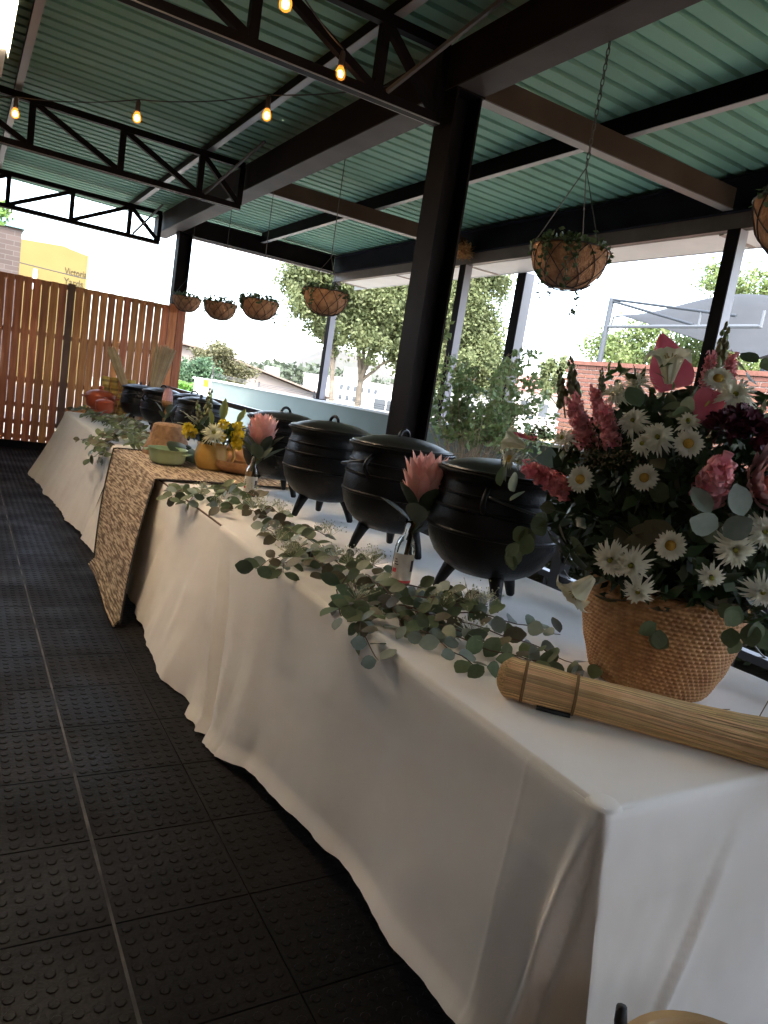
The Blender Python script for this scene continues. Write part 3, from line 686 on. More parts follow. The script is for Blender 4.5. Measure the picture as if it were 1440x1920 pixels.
# ================================================================ BROOM (foreground)
t = thing('grass_broom', 'straw hand broom bound with two twine bands lying on the cloth corner', 'broom', (1.40, 1.21, TZ))
ax = [Vector((1.258, 1.368, .806)), Vector((1.300, 1.316, .806)), Vector((1.388, 1.230, .803)), Vector((1.552, 1.085, .800)), Vector((1.70, .952, .798)), Vector((1.90, .775, .79))]
def on_axis(s):
    k = max(0, min(int(s), len(ax) - 2)); return ax[k].lerp(ax[k + 1], s - k)
rads = [.046, .052, .050, .068, .092, .13]
m = MB()
for k in range(1300):
    a = rnd.uniform(0, 2 * math.pi); rr = math.sqrt(rnd.uniform(0.12, 1)); wob = rnd.uniform(-.25, .25); end = rnd.uniform(4.3, 5.0)
    pts = []; S = [-.05 + .42 * rr ** 4, .42, .7, 1.0, 1.5, 2.0, 2.6, 3.2, 4.0, end]
    for s in S:
        p = on_axis(s); i = min(int(s), 4); r0 = lerp(rads[i], rads[i + 1], s - i)
        T = (ax[i + 1] - ax[i]).normalized(); U = Vector((0, 0, 1)); Sx = T.cross(U).normalized()
        if s < .7: r0 *= 0.98 + 0.10 * math.sin(min(1, s / .7) * math.pi)
        aa = a + wob * max(0, s - 2) * .5; fl = 0.62 if s > 2 else 1.0
        flat = lerp(1.0, 0.55, smooth(1.5, 4, s))
        off = Sx * math.cos(aa) * r0 * rr + U * math.sin(aa) * r0 * rr * flat
        z = p.z - (1 - flat) * .02
        q = Vector((p.x, p.y, z)) + off; q.z = max(q.z, TZ + .005); pts.append(q)
    m.tube(pts, .0017, 3, cap=False)
m.build('bristles', straw, t)['kind'] = 'stuff'
m = MB(); m.tube([on_axis(s) for s in (0.02, .3, 1, 2, 2.8)], [.022, .036, .042, .040, .03], 16); m.build('core', pmat('straw_core', (0.40, 0.25, 0.09), 0.7, (0.5, 0.33, 0.14), 30), t, smooth=True)
for s in (0.98, 2.02):
    p = on_axis(s); T = (ax[2] - ax[1]).normalized(); U = Vector((0, 0, 1)); Sx = T.cross(U).normalized(); r0 = .0525
    m = MB()
    for d in (-.0028, .0012): m.tube([p + T * d + Sx * math.cos(a) * r0 + U * math.sin(a) * r0 for a in [2 * math.pi * i / 28 for i in range(28)]], .0022, 5, closed=True)
    m.build('twine_band', twine, t)
for k, (a, b, c) in enumerate((((1.86, 1.02, .80), (1.98, 1.06, .86), (2.14, 1.10, .98)), ((1.78, 1.02, .80), (1.96, .99, .80), (2.1, .95, .80)), ((1.7, 1.1, .78), (1.82, 1.12, .775), (1.88, 1.115, .772)))):
    m = MB(); m.tube([a, b, c], .0014, 4); m.build('loose_straw', pmat('loose_straw', (0.25, 0.17, 0.09), 0.7), t)
m = MB(); m.tube([(1.305, 1.265, TZ + .006), (1.335, 1.232, TZ + .006), (1.365, 1.205, TZ + .006)], .006, 6); m.build('hanging_loop', pmat('loop_black', (0.01, 0.01, 0.01), 0.6), t)

# ================================================================ BASKET + BOUQUET
BX, BY = 1.835, 1.36
t = thing('woven_basket', 'large round woven basket on the table holding the big bouquet', 'basket', (BX, BY, TZ + .003))
NB, NZ = 288, 100
prof = [(0.155, 0.0), (.170, .02), (.185, .06), (.200, .10), (.213, .15), (.220, .20), (.222, .25), (.218, .30)]
def br(z):
    for (r0, z0), (r1, z1) in zip(prof[:-1], prof[1:]):
        if z <= z1: return lerp(r0, r1, (z - z0) / (z1 - z0))
    return prof[-1][0]
V = []; 
for j in range(NZ + 1):
    z = .30 * j / NZ; rw = j / 4.0; row = int(rw); fz = rw - row; row_v = []
    for i in range(NB):
        a = 2 * math.pi * i / NB; u = i / 4.0 + 0.5 * row; fu = u - math.floor(u)
        bumpv = math.sin(math.pi * fz) ** .7 * math.sin(math.pi * min(1, fu * 1.15)) ** .6
        r = br(z) + .0085 * bumpv + .003 * vnoise(a * 3, z * 20)
        row_v.append((BX + r * math.cos(a), BY + r * math.sin(a), TZ + .004 + z))
    row_v.append(row_v[0]); V.append(row_v)
MB().grid(V).build('weave', basket_m, t, smooth=True)
MB().lathe([(.216, .302), (.219, .308), (.212, .310), (.205, .25), (.15, .012), (.001, .010)], 48, (BX, BY, TZ + .004)).build('lining', pmat('basket_inside', (0.10, 0.05, 0.02), 0.9), t, smooth=True)

FL = {
'daisy':[(1.442,1.195,1.370,-0.90,-0.37,0.22),(1.403,1.355,1.335,-0.99,-0.01,0.12),(1.481,1.114,1.228,-0.81,-0.56,-0.17),(1.507,1.146,1.464,-0.74,-0.48,0.47),(1.661,1.219,1.632,-0.38,-0.30,0.88),(1.453,1.696,1.341,-0.75,0.65,0.12)],
'mum':[(1.470,1.286,1.496,-0.82,-0.16,0.55),(1.475,1.208,1.466,-0.81,-0.34,0.47),(1.640,1.149,1.590,-0.43,-0.45,0.78),(1.441,1.240,1.160,-0.90,-0.27,-0.35),(1.459,1.192,1.160,-0.86,-0.38,-0.35),(1.494,1.185,1.101,-0.77,-0.39,-0.51),(1.572,1.015,1.247,-0.61,-0.78,-0.12),(1.660,0.983,1.164,-0.40,-0.85,-0.34),(1.613,0.983,1.298,-0.52,-0.86,0.02),(1.514,1.394,1.556,-0.71,0.07,0.70),(1.551,1.369,1.592,-0.62,0.02,0.78)],
'smallmum':[(1.455,1.230,1.444,-0.86,-0.29,0.42),(1.525,1.173,1.512,-0.69,-0.41,0.59),(1.442,1.475,1.425,-0.89,0.26,0.37),(1.557,1.047,1.175,-0.64,-0.70,-0.31),(1.486,1.678,1.337,-0.74,0.66,0.12)],
'lily':[(1.621,1.337,1.636,-0.46,-0.05,0.89),(1.464,1.312,1.087,-0.83,-0.11,-0.54),(1.478,1.683,1.385,-0.73,0.65,0.23)],
'snap':[(1.458,1.452,1.469,-0.85,0.20,0.48),(1.493,1.439,1.526,-0.76,0.17,0.63),(1.449,1.346,1.473,-0.87,-0.03,0.49),(1.417,1.480,1.310,-0.96,0.27,0.05),(1.526,1.071,1.388,-0.71,-0.65,0.27),(1.689,1.272,1.657,-0.32,-0.18,0.93),(1.717,1.233,1.656,-0.26,-0.27,0.93)],
'maroon':[(1.617,1.099,1.540,-0.49,-0.57,0.66),(1.630,1.067,1.519,-0.46,-0.64,0.61),(1.581,1.112,1.521,-0.57,-0.55,0.62),(1.676,1.096,1.573,-0.35,-0.57,0.74)],
'spike':[(1.546,1.620,1.564,-0.57,0.51,0.64),(1.561,1.600,1.598,-0.53,0.46,0.71),(1.789,1.322,1.728,-0.10,-0.07,0.99),(1.621,1.554,1.602,-0.46,0.41,0.79)],
'pale':[(1.531,1.047,1.292,-0.70,-0.71,0.01),(1.567,1.018,1.326,-0.62,-0.78,0.10),(1.516,1.064,1.319,-0.74,-0.67,0.08),(1.542,1.037,1.276,-0.68,-0.74,-0.04)],
'bronze':[(1.445,1.177,1.231,-0.90,-0.41,-0.16),(1.431,1.214,1.228,-0.93,-0.33,-0.17),(1.454,1.151,1.258,-0.88,-0.47,-0.09),(1.447,1.194,1.194,-0.89,-0.38,-0.26)],
'round':[(1.509,1.295,1.547,-0.72,-0.14,0.68),(1.557,1.246,1.578,-0.61,-0.25,0.75),(1.514,1.223,1.528,-0.72,-0.30,0.63),(1.848,1.265,1.682,0.02,-0.20,0.98),(1.859,1.237,1.699,0.04,-0.24,0.97),(1.436,1.698,1.261,-0.77,0.64,-0.07),(1.453,1.684,1.232,-0.76,0.64,-0.14)],
'chain':[(1.477,1.590,1.204,-0.82,0.52,-0.23),(1.498,1.639,1.146,-0.72,0.59,-0.37),(1.484,1.635,1.105,-0.71,0.55,-0.45),(1.460,1.633,1.063,-0.70,0.50,-0.51),(1.658,1.032,1.081,-0.40,-0.73,-0.56),(1.748,1.053,1.015,-0.20,-0.66,-0.72),(1.723,1.008,1.074,-0.26,-0.78,-0.58),(1.612,1.201,0.980,-0.49,-0.34,-0.80)],
}
def petal_strip(m, ang, r0, L, w, lift, droop, n=4):
    """one narrow petal radiating in the local XY plane"""
    c, s = math.cos(ang), math.sin(ang); rows = []
    for i in range(n + 1):
        t_ = i / n; r = r0 + L * t_; ww = w * (0.45 + 0.55 * math.sin(math.pi * min(1, .18 + .72 * t_))) * (0.35 if i == n else 1)
        z = lift * L * math.sin(t_ * math.pi * .55) - droop * L * t_ * t_
        rows.append([(c * r - s * ww, s * r + c * ww, z + ww * .35), (c * r, s * r, z), (c * r + s * ww, s * r - c * ww, z + ww * .35)])
    m.grid(rows)
def daisy_mesh():
    m = MB()
    for ring, (n, L, lift) in enumerate(((22, .027, .12), (20, .024, .35), (17, .018, .6))):
        for k in range(n): petal_strip(m, 2 * math.pi * k / n + rnd.uniform(-.08, .08) + ring * .1, .010, L * rnd.uniform(.9, 1.08), .0042, lift + rnd.uniform(-.1, .1), .05)
    return m.mesh('daisy', petal_w, True)
def mum_mesh(n=34, L=.042, name='chrysanthemum', mt=None):
    m = MB()
    for ring, (nn, LL, lift, dr) in enumerate(((n, L, .05, .35), (int(n * .8), L * .85, .5, .25), (int(n * .55), L * .65, 1.0, .15), (int(n * .3), L * .45, 1.6, .0))):
        for k in range(nn): petal_strip(m, 2 * math.pi * k / nn + rnd.uniform(-.15, .15), .004, LL * rnd.uniform(.75, 1.15), .0034, lift + rnd.uniform(-.2, .2), dr + rnd.uniform(-.15, .25))
    return m.mesh(name, mt or petal_w, True)
def lily_mesh():
    m = MB()
    for k in range(6):
        a = 2 * math.pi * k / 6; rows = []; n = 8; big = 1.0 if k % 2 == 0 else .8
        for i in range(n + 1):
            u = i / n; r = .010 + .055 * u ** 1.3; z = .085 * math.sin(u * 1.75) * 1.0 - .02 * u ** 4; w = .026 * big * math.sin(math.pi * (.08 + .90 * u)) ** .8
            row = []
            for q in (-1, -.5, 0, .5, 1):
                rr = r - abs(q) * w * .15; row.append((math.cos(a) * rr - math.sin(a) * w * q, math.sin(a) * rr + math.cos(a) * w * q, z + abs(q) * w * .35))
            rows.append(row)
        m.grid(rows)
    return m.mesh('lily', petal_c, True)
def snap_mesh(name, mt):
    m = MB()
    for k in range(30):
        a = k * 2.4 + rnd.uniform(-.3, .3); z = .0042 * k - .05; r = .02 * (1 - .02 * k)
        for q in range(3):
            lf = []
            n = 5
            for i in range(n + 1):
                u = i / n; w = .0125 * math.sin(math.pi * (.12 + .8 * u)) * (1 + .3 * math.sin(k * 3 + q * 5)) * (1 - .014 * k); rr = .005 + (.030 - .0004 * k) * u
                zz = z + .020 * math.sin(u * 2.6) * (1 if q == 0 else -.5) + .004 * math.sin(9 * u + k)
                aa = a + (q - 1) * .55
                lf.append([(math.cos(aa) * rr - math.sin(aa) * w * e, math.sin(aa) * rr + math.cos(aa) * w * e, zz + .008 * (abs(e) * math.sin(6 * u + q))) for e in (-1, -.4, .4, 1)])
            m.grid(lf)
    return m.mesh(name, mt, True)
def spike_mesh():
    m = MB(); m.tube([(0, 0, -.05), (0, 0, .10)], .003, 5)
    for k in range(15):
        a = k * 2.4; z = .0 + k * .0085; s = .0175 * (1 - .042 * k); c = (math.cos(a) * s * .8, math.sin(a) * s * .9, z)
        m.lathe([(0.0005, -s), (s * .7, -s * .5), (s * .75, .0), (s * .5, s * .8), (.0005, s * 1.4)], 7, c)
    return m.mesh('bud_spike', bud_m, True)
def ruffle_mesh():
    m = MB()
    for k in range(60):
        a = rnd.uniform(0, 6.28); e = math.acos(rnd.uniform(0.0, 1)); d = Vector((math.sin(e) * math.cos(a), math.sin(e) * math.sin(a), math.cos(e)))
        mm = MB(); petal_strip(mm, 0, .0, .03, .009, .3, .1); m.join(mm, frame(d * .016, d, spin=rnd.uniform(0, 6)) @ Matrix.Rotation(R(-70), 4, 'Y'))
    return m.mesh('ruffled_flower', petal_m, True)
dmesh, mmesh, smesh, lmesh, snm, snh, spm, rfm = daisy_mesh(), mum_mesh(), mum_mesh(16, .028, 'small_chrysanthemum'), lily_mesh(), snap_mesh('snapdragon', petal_p), snap_mesh('snapdragon', pmat('coral_petal', (0.74, 0.20, 0.24), .55, (0.82, .34, .36), 20, island=.25, translucent=.2)), spike_mesh(), ruffle_mesh()
disc = MB().lathe([(.0125, .004), (.0115, .0075), (.007, .0105), (.0005, .0115)], 14).mesh('flower_centre', centre_y, True)
disc_s = MB().lathe([(.006, .012), (.0055, .015), (.0005, .017)], 10).mesh('flower_centre', pmat('green_centre', (0.32, 0.32, 0.06), .8), True)
stam = MB()
for k in range(6): stam.tube([(0, 0, .02), (math.cos(k) * .008, math.sin(k) * .008, .06), (math.cos(k) * .014, math.sin(k) * .014, .075)], .0012, 4)
stam = stam.mesh('stamens', pmat('stamen', (0.35, 0.25, 0.05), .7))
tb = thing('flower_bouquet', 'big bouquet of white daisies, pink snapdragons, lilies and dark leaves in the woven basket', 'bouquet', (BX, BY, TZ + .30))
ob_ = Vector((BX, BY, TZ + .30)); CEN = Vector((1.84, 1.36, 1.29))
def fl(me, p, out=0.0, spin=None, sc=1.0, name=None, tiltto=None):
    n = Vector(p[3:6]); 
    if tiltto is not None: n = (n + Vector(tiltto)).normalized()
    return inst(me, name or me.name.split('.')[0], tb, frame(Vector(p[:3]) - ob_ + n * out, n, spin=rnd.uniform(0, 6) if spin is None else spin, sc=sc))
toward = Vector((-.75, -.6, .05))
for p in FL['daisy']: o = fl(dmesh, p, .012, sc=rnd.uniform(.92, 1.06), tiltto=toward * .8); inst(disc, 'flower_centre', o, Matrix())
for i, p in enumerate(FL['mum']):
    o = fl(mmesh, p, .010, sc=(.9, .95, 1.15, 1.1, 1.05, .95, 1.05, 1.0, .9, 1.05, 1.0)[i], tiltto=toward * (.5 if i < 9 else -.1) + Vector((0, 0, -.35 if i in (5, 7) else 0))); inst(disc_s, 'flower_centre', o, Matrix())
for p in FL['smallmum']: o = fl(smesh, p, .012, sc=rnd.uniform(.9, 1.1), tiltto=toward * .4); inst(disc_s, 'flower_centre', o, Matrix())
for i, p in enumerate(FL['lily']):
    o = fl(lmesh, p, -.02 if i == 0 else .0, sc=(1.05, 1.0, .8)[i], tiltto=((-.25, -.2, .9), (-.5, .4, -.9), (-.2, .5, .1))[i]); inst(stam, 'stamens', o, Matrix())
for i, p in enumerate(FL['snap']): fl(snh if i in (3,) else snm, p, .0, sc=(1.05, .7, .85, 1.1, 1.3, .65, .7)[i], tiltto=((0, 0, .9) if i < 3 else (0, 0, .3)))
for i, p in enumerate(FL['maroon'][:3]): fl(rfm, p, -.01, sc=1.15)
for i, p in enumerate(FL['spike']): fl(spm, (p[0], p[1], p[2] - (.055, .06, .06, .05)[i], *p[3:]), .02, sc=(.85, .9, .95, .6)[i], tiltto=(-.1 if i < 2 else .0, .1 if i < 2 else 0, 2.2))
# anthuriums
def anthurium_mesh():
    rows = []; n = 14; L = .175
    for i in range(n + 1):
        u = i / n; w = .062 * (math.sin(math.pi * (u ** .62)) ** .75) * (1.12 - .35 * u); w = max(w, .001)
        y = L * (u - .22) + (0.0 if i else .018)
        rows.append([(w * q, y - .028 * abs(q) * (1 - u) ** 3, .020 * abs(q) ** 1.6 + .030 * (u - .4) ** 2 + .004 * math.sin(q * 7 + u * 9)) for q in (-1, -.66, -.33, 0, .33, .66, 1)])
    return MB().grid(rows).mesh('anthurium', petal_h, True)
am = anthurium_mesh(); spd = MB().tube([(0, .0, .006), (0, .03, .03), (0, .055, .045)], [.006, .0055, .003], 8).mesh('spadix', pmat('spadix', (0.55, 0.42, 0.10), .6), True)
def anth(p, n, spin, sc):
    o = inst(am, 'anthurium', tb, frame(Vector(p) - ob_, n, spin=spin, sc=sc)); inst(spd, 'spadix', o, Matrix())
anth((1.72, 1.41, 1.645), (-.70, -.55, .25), R(24), .92)
anth((1.60, 1.185, 1.575), (-.65, -.50, .55), R(168), .60)
anth((1.56, 1.76, 1.405), (-.1, -.2, .97), R(60), .42)
# pale protea at the right of the bouquet
for ring, (n, r, tl, ln) in enumerate(((9, .02, 6, .8), (13, .035, 14, .9), (16, .045, 24, .9), (16, .05, 36, .8))):
    F = frame(Vector((1.665, 1.03, 1.40)) - ob_, (-.35, -.72, .25), sc=1.0)
    for k in range(n):
        a = 2 * math.pi * (k + .5 * (ring % 2)) / n
        inst(bract_dull if ring > 1 else bract_in, 'petal', tb, F @ Matrix.Rotation(a - math.pi/2, 4, 'Z') @ Matrix.Translation((0, r, 0)) @ Matrix.Rotation(math.pi / 2 - R(tl), 4, 'X') @ Matrix.Scale(ln * .85, 4))
# leaves of the bouquet
rleaf = leaf_mesh('leaf', .062, .052, euc_m, fold=.10, curl=.10)
rleaf_s = leaf_mesh('leaf', .075, .060, euc_s, fold=.10, curl=.10)
rleaf_b = leaf_mesh('leaf', .072, .046, euc_b, fold=.12, curl=.10, point=.2)
gleaf = leaf_mesh('leaf', .085, .040, leaf_mid, fold=.35, curl=.25, point=.3)
dleaf = leaf_mesh('leaf', .095, .046, pmat('deep_leaf', (0.016, 0.034, 0.012), .38, (0.028, .052, .018), 16, objvar=.4), fold=.3, curl=.25, point=.3)
def lf(me, p, n, up, sc=1.0):
    """leaf face n, pointing along up"""
    z = Vector(n).normalized(); y = Vector(up); y = (y - z * y.dot(z)).normalized(); x = y.cross(z)
    M = Matrix((x, y, z)).transposed().to_4x4(); return inst(me, 'leaf', tb, Matrix.Translation(Vector(p) - ob_) @ M @ Matrix.Scale(sc, 4))
def rv(s=1.0): return Vector((rnd.uniform(-s, s), rnd.uniform(-s, s), rnd.uniform(-s, s)))
for p in FL['pale']: lf(rleaf_s if p[1] > 1.03 else pmat and rleaf_s, Vector(p[:3]) + Vector((-.03, -.03, 0)), Vector(p[3:]) + rv(.5), rv(1) + Vector((0, 0, .2)), rnd.uniform(.9, 1.15))
for p in FL['bronze']: lf(rleaf_b, Vector(p[:3]) + Vector((.0, .03, .01)), Vector(p[3:]) + rv(.4), Vector((.3, -.3, -.3)) + rv(.9), rnd.uniform(.9, 1.25))
for p in FL['round']:
    for q in range(2): lf(rleaf, Vector(p[:3]) + rv(.02), Vector(p[3:]) + rv(.6), rv(1) + Vector((0, 0, .5)), rnd.uniform(.8, 1.1))
for p in FL['chain']:
    for q in range(3): lf(rleaf, Vector(p[:3]) + rv(.02), Vector((-.7, -.5, .2)) + rv(.5), rv(.8) + Vector((0, 0, -.8)), rnd.uniform(.75, 1.05))
for k in range(150):    # leaves all over the dome
    a = rnd.uniform(0, 6.283); e = rnd.uniform(-.75, 1.0); c = math.sqrt(1 - min(.98, e * e)); d = Vector((c * math.cos(a), c * math.sin(a), e))
    if d.x > .5 and d.y > .3: continue
    p = CEN + Vector((d.x * .43, d.y * .43, d.z * .37)) * rnd.uniform(.84, 1.0)
    me = rnd.choice((gleaf, dleaf, dleaf, dleaf, rleaf, rleaf_b))
    lf(me, p, d + rv(.5), d * .6 + Vector((0, 0, -.2)) + rv(.9), rnd.uniform(.75, 1.2))
for k in range(10):     # sprigs of fresh green breaking the outline at the top
    a = rnd.uniform(2.2, 5.2); p = CEN + Vector((math.cos(a) * .30, math.sin(a) * .30, .33 + rnd.uniform(-.05, .04)))
    for q in range(4): lf(gleaf, p + rv(.02) + Vector((0, 0, .012 * q)), rv(1) + Vector((-.4, -.4, .3)), Vector((0, 0, 1)) + rv(.8), rnd.uniform(.35, .55))
# dark mass of foliage inside
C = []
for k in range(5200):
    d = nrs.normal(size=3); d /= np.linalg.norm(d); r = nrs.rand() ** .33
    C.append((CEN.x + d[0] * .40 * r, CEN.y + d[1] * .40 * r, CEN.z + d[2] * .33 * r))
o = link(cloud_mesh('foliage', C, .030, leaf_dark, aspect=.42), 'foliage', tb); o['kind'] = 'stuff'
# filler seed heads
m = MB()
for c0 in ((1.435, 1.33, 1.395), (1.45, 1.40, 1.40), (1.45, 1.60, 1.43), (1.47, 1.28, 1.43), (1.60, 1.05, 1.30)):
    for k in range(70):
        d = rv(1).normalized() * rnd.uniform(.01, .05); c = Vector(c0) + d; s = rnd.uniform(.0022, .004)
        m.lathe([(.0004, -s), (s, 0), (.0004, s)], 5, c)
m.build('seed_heads', pmat('seed_head', (0.09, 0.065, 0.035), .8, (0.15, .12, .06), 40, island=.3), tb)['kind'] = 'stuff'
m = MB()
for k in range(26):
    a = rnd.uniform(0, 6.28); m.tube([(BX + .05 * math.cos(a), BY + .05 * math.sin(a), .9), (BX + .18 * math.cos(a), BY + .18 * math.sin(a), 1.12), (BX + .3 * math.cos(a), BY + .3 * math.sin(a), 1.35)], .003, 5)
m.build('stems', stem_g, tb)['kind'] = 'stuff'

# ================================================================ EUCALYPTUS ON THE TABLE
leafE = [leaf_mesh('leaf', .058, .046, euc_m, fold=.12, curl=.12), leaf_mesh('leaf', .066, .040, euc_m, fold=.15, curl=.22), leaf_mesh('leaf', .050, .044, euc_s, fold=.1, curl=.08), leaf_mesh('leaf', .060, .044, euc_b, fold=.1, curl=.15)]
leafS = [leaf_mesh('leaf', .075, .026, euc_m, fold=.2, curl=.2, point=.3), leaf_mesh('leaf', .06, .032, euc_m, fold=.2, curl=.2)]
def bunch(label, stems, group='eucalyptus laid along the table', leafset=leafE, step=.054, sc=1.15, flowers=0, extra=1):
    """stems: list of polylines (table coordinates)"""
    o0 = Vector(stems[0][0]); o0.z = TZ
    t = thing('eucalyptus_bunch', label, 'greenery', o0, group)
    allst = []
    if group is not None and o0.y < 4.5: stems = [[(max(p[0] - .075, 1.07) if p[0] > 1.12 else p[0], p[1] - .01, TZ + .012 + (p[2] - TZ - .012) * .55 if p[0] > 1.12 else p[2]) for p in st] for st in stems]
    for st in stems:
        allst.append(st)
        for q in range(extra if rnd.random() < .55 else 0):
            j0 = rv(.05); allst.append([(p[0] + j0.x + rnd.uniform(-.04, .04) * k, p[1] + j0.y + rnd.uniform(-.05, .05) * k, max(TZ + .012, p[2] + rnd.uniform(-.012, .03)) if p[0] > 1.12 else p[2] + .01) for k, p in enumerate(st)])
    for st in allst:
        P = [Vector(p) for p in st]; pts = []
        for a, b in zip(P[:-1], P[1:]):
            for i in range(6): pts.append(a.lerp(b, i / 6) + Vector((0, 0, .004 * math.sin(i))))
        pts.append(P[-1])
        MB().tube(pts, [lerp(.0030, .0012, i / len(pts)) for i in range(len(pts))], 5).build('stem', twig_m, t)
        L = 0; side = 1
        for i in range(1, len(pts)):
            L += (pts[i] - pts[i-1]).length
            if L > step:
                L = 0; T = (pts[i] - pts[i-1]).normalized()
                for sd_ in (1, -1):
                    if rnd.random() < .10: continue
                    up = Vector((-.38, -.42, .9)) + rv(.75); z = up.normalized()
                    y = T * .45 + T.cross(Vector((0, 0, 1))) * sd_ + rv(.45) + Vector((0, 0, rnd.uniform(-.1, .45))); y = (y - z * y.dot(z)).normalized(); x = y.cross(z)
                    s = sc * rnd.uniform(.72, 1.1); p = pts[i] + y * .006
                    tip = p + y * .055 * s
                    if p.x > 1.115: 
                        lowz = TZ + .012
                        if p.z < lowz: p.z = lowz
                        if tip.x > 1.115 and tip.z < lowz: p.z += (lowz - tip.z) * .9
                    M = Matrix((x, y, z)).transposed().to_4x4()
                    inst(rnd.choice(leafset), 'leaf', t, Matrix.Translation(p - o0) @ M @ Matrix.Scale(s, 4))
    if flowers:
        m = MB()
        for q in range(max(2, flowers // 30)):
            st = rnd.choice(stems); b0 = Vector(st[1]).lerp(Vector(st[2]), rnd.random()) + Vector((rnd.gauss(0, .03), rnd.gauss(0, .03), .03)); b0.x = max(b0.x, 1.2)
            for k in range(34):
                c = b0 + Vector((rnd.gauss(0, .028), rnd.gauss(0, .028), abs(rnd.gauss(0, .018)))); s = rnd.uniform(.0022, .0042)
                m.lathe([(.0004, -s), (s, 0), (.0004, s)], 6, c)
                if k % 3 == 0: m.tube([b0 - Vector((0, 0, .03)), c], .0008, 3, cap=False)
        m.build('tiny_blossoms', pmat('tiny_blossom', (0.42, 0.43, 0.26), .7, (0.6, .6, .45), 40, island=.3), t)['kind'] = 'stuff'
    return t
Z = TZ + .02
bunch('eucalyptus sprays reaching towards the broom and flower basket', [
    [(1.42, 1.98, Z + .02), (1.52, 1.80, Z + .05), (1.62, 1.62, Z + .05), (1.70, 1.47, Z + .02)],
    [(1.42, 1.98, Z + .03), (1.60, 1.86, Z + .07), (1.74, 1.74, Z + .06), (1.82, 1.66, Z + .05)],
    [(1.36, 1.95, Z), (1.42, 1.75, Z + .02), (1.50, 1.58, Z + .02), (1.58, 1.50, Z + .01)],
    [(1.36, 1.95, Z), (1.36, 1.76, Z + .02), (1.36, 1.60, Z + .01), (1.37, 1.48, Z)],
    [(1.50, 1.95, Z + .04), (1.62, 1.97, Z + .08), (1.72, 1.92, Z + .07)]], flowers=120)
bunch('thick eucalyptus cluster in front of the labelled bottle, spilling over the table edge', [
    [(1.47, 2.30, Z + .02), (1.40, 2.10, Z + .05), (1.34, 1.92, Z + .04), (1.28, 1.76, Z + .01)],
    [(1.43, 2.34, Z), (1.30, 2.14, Z + .03), (1.20, 1.98, Z + .03), (1.10, 1.86, Z + .01)],
    [(1.40, 2.20, Z), (1.26, 2.00, Z + .03), (1.14, 1.80, Z + .02), (1.075, 1.68, Z - .04)],
    [(1.50, 2.20, Z + .02), (1.50, 2.05, Z + .06), (1.48, 1.88, Z + .05)],
    [(1.55, 2.22, Z + .02), (1.62, 2.06, Z + .05), (1.70, 1.98, Z + .06)],
    [(1.36, 2.12, Z), (1.38, 1.96, Z + .06), (1.44, 1.84, Z + .07)]], flowers=60)
bunch('eucalyptus and tiny blossoms lying beside the second pot', [
    [(1.50, 2.86, Z), (1.44, 2.66, Z + .04), (1.42, 2.46, Z + .05), (1.44, 2.30, Z + .04)],
    [(1.44, 2.80, Z), (1.32, 2.66, Z + .03), (1.20, 2.54, Z + .02), (1.085, 2.44, Z)],
    [(1.52, 2.76, Z), (1.58, 2.62, Z + .03), (1.62, 2.50, Z + .02)],
    [(1.40, 2.70, Z), (1.34, 2.50, Z + .03), (1.30, 2.36, Z + .02)]], flowers=260)
bunch('loose eucalyptus beside the third pot', [
    [(1.50, 3.36, Z), (1.46, 3.16, Z + .04), (1.46, 2.98, Z + .05), (1.50, 2.82, Z + .02)],
    [(1.52, 3.26, Z), (1.58, 3.10, Z + .05), (1.62, 2.96, Z + .04)],
    [(1.40, 3.30, Z), (1.36, 3.10, Z + .03), (1.34, 2.94, Z + .01)]], flowers=90)
bunch('leafy eucalyptus with pale blossoms beside the fourth pot', [
    [(1.48, 3.92, Z), (1.44, 3.70, Z + .04), (1.42, 3.50, Z + .05), (1.46, 3.34, Z + .02)],
    [(1.40, 3.86, Z), (1.30, 3.70, Z + .03), (1.26, 3.54, Z + .02)],
    [(1.52, 3.80, Z), (1.56, 3.62, Z + .04), (1.58, 3.46, Z + .03)]], flowers=200)
bunch('dark eucalyptus twigs hanging over the table edge beside the grass mat', [
    [(1.44, 4.30, Z), (1.34, 4.10, Z + .04), (1.24, 3.92, Z + .03), (1.08, 3.76, Z)],
    [(1.50, 4.36, Z), (1.48, 4.16, Z + .05), (1.44, 3.98, Z + .05)],
    [(1.30, 4.16, Z), (1.16, 4.02, Z + .03), (1.06, 3.90, Z - .02)],
    [(1.56, 4.30, Z), (1.60, 4.10, Z + .04), (1.62, 3.96, Z + .03)]], flowers=30)
bunch('dense eucalyptus garland draped over the far table edge next to the mat', [
    [(1.55, 6.75, Z + .02), (1.36, 6.55, Z + .06), (1.20, 6.35, Z + .05), (1.06, 6.15, Z - .02), (1.02, 6.02, Z - .14)],
    [(1.50, 6.60, Z + .02), (1.40, 6.40, Z + .06), (1.30, 6.20, Z + .05), (1.22, 6.08, Z + .02)],
    [(1.45, 6.80, Z + .02), (1.30, 6.60, Z + .08), (1.16, 6.42, Z + .06), (1.05, 6.26, Z - .03), (1.02, 6.18, Z - .12)],
    [(1.62, 6.9, Z + .02), (1.60, 6.62, Z + .07), (1.56, 6.36, Z + .06)]], leafset=leafS + leafE, step=.03, sc=1.15)
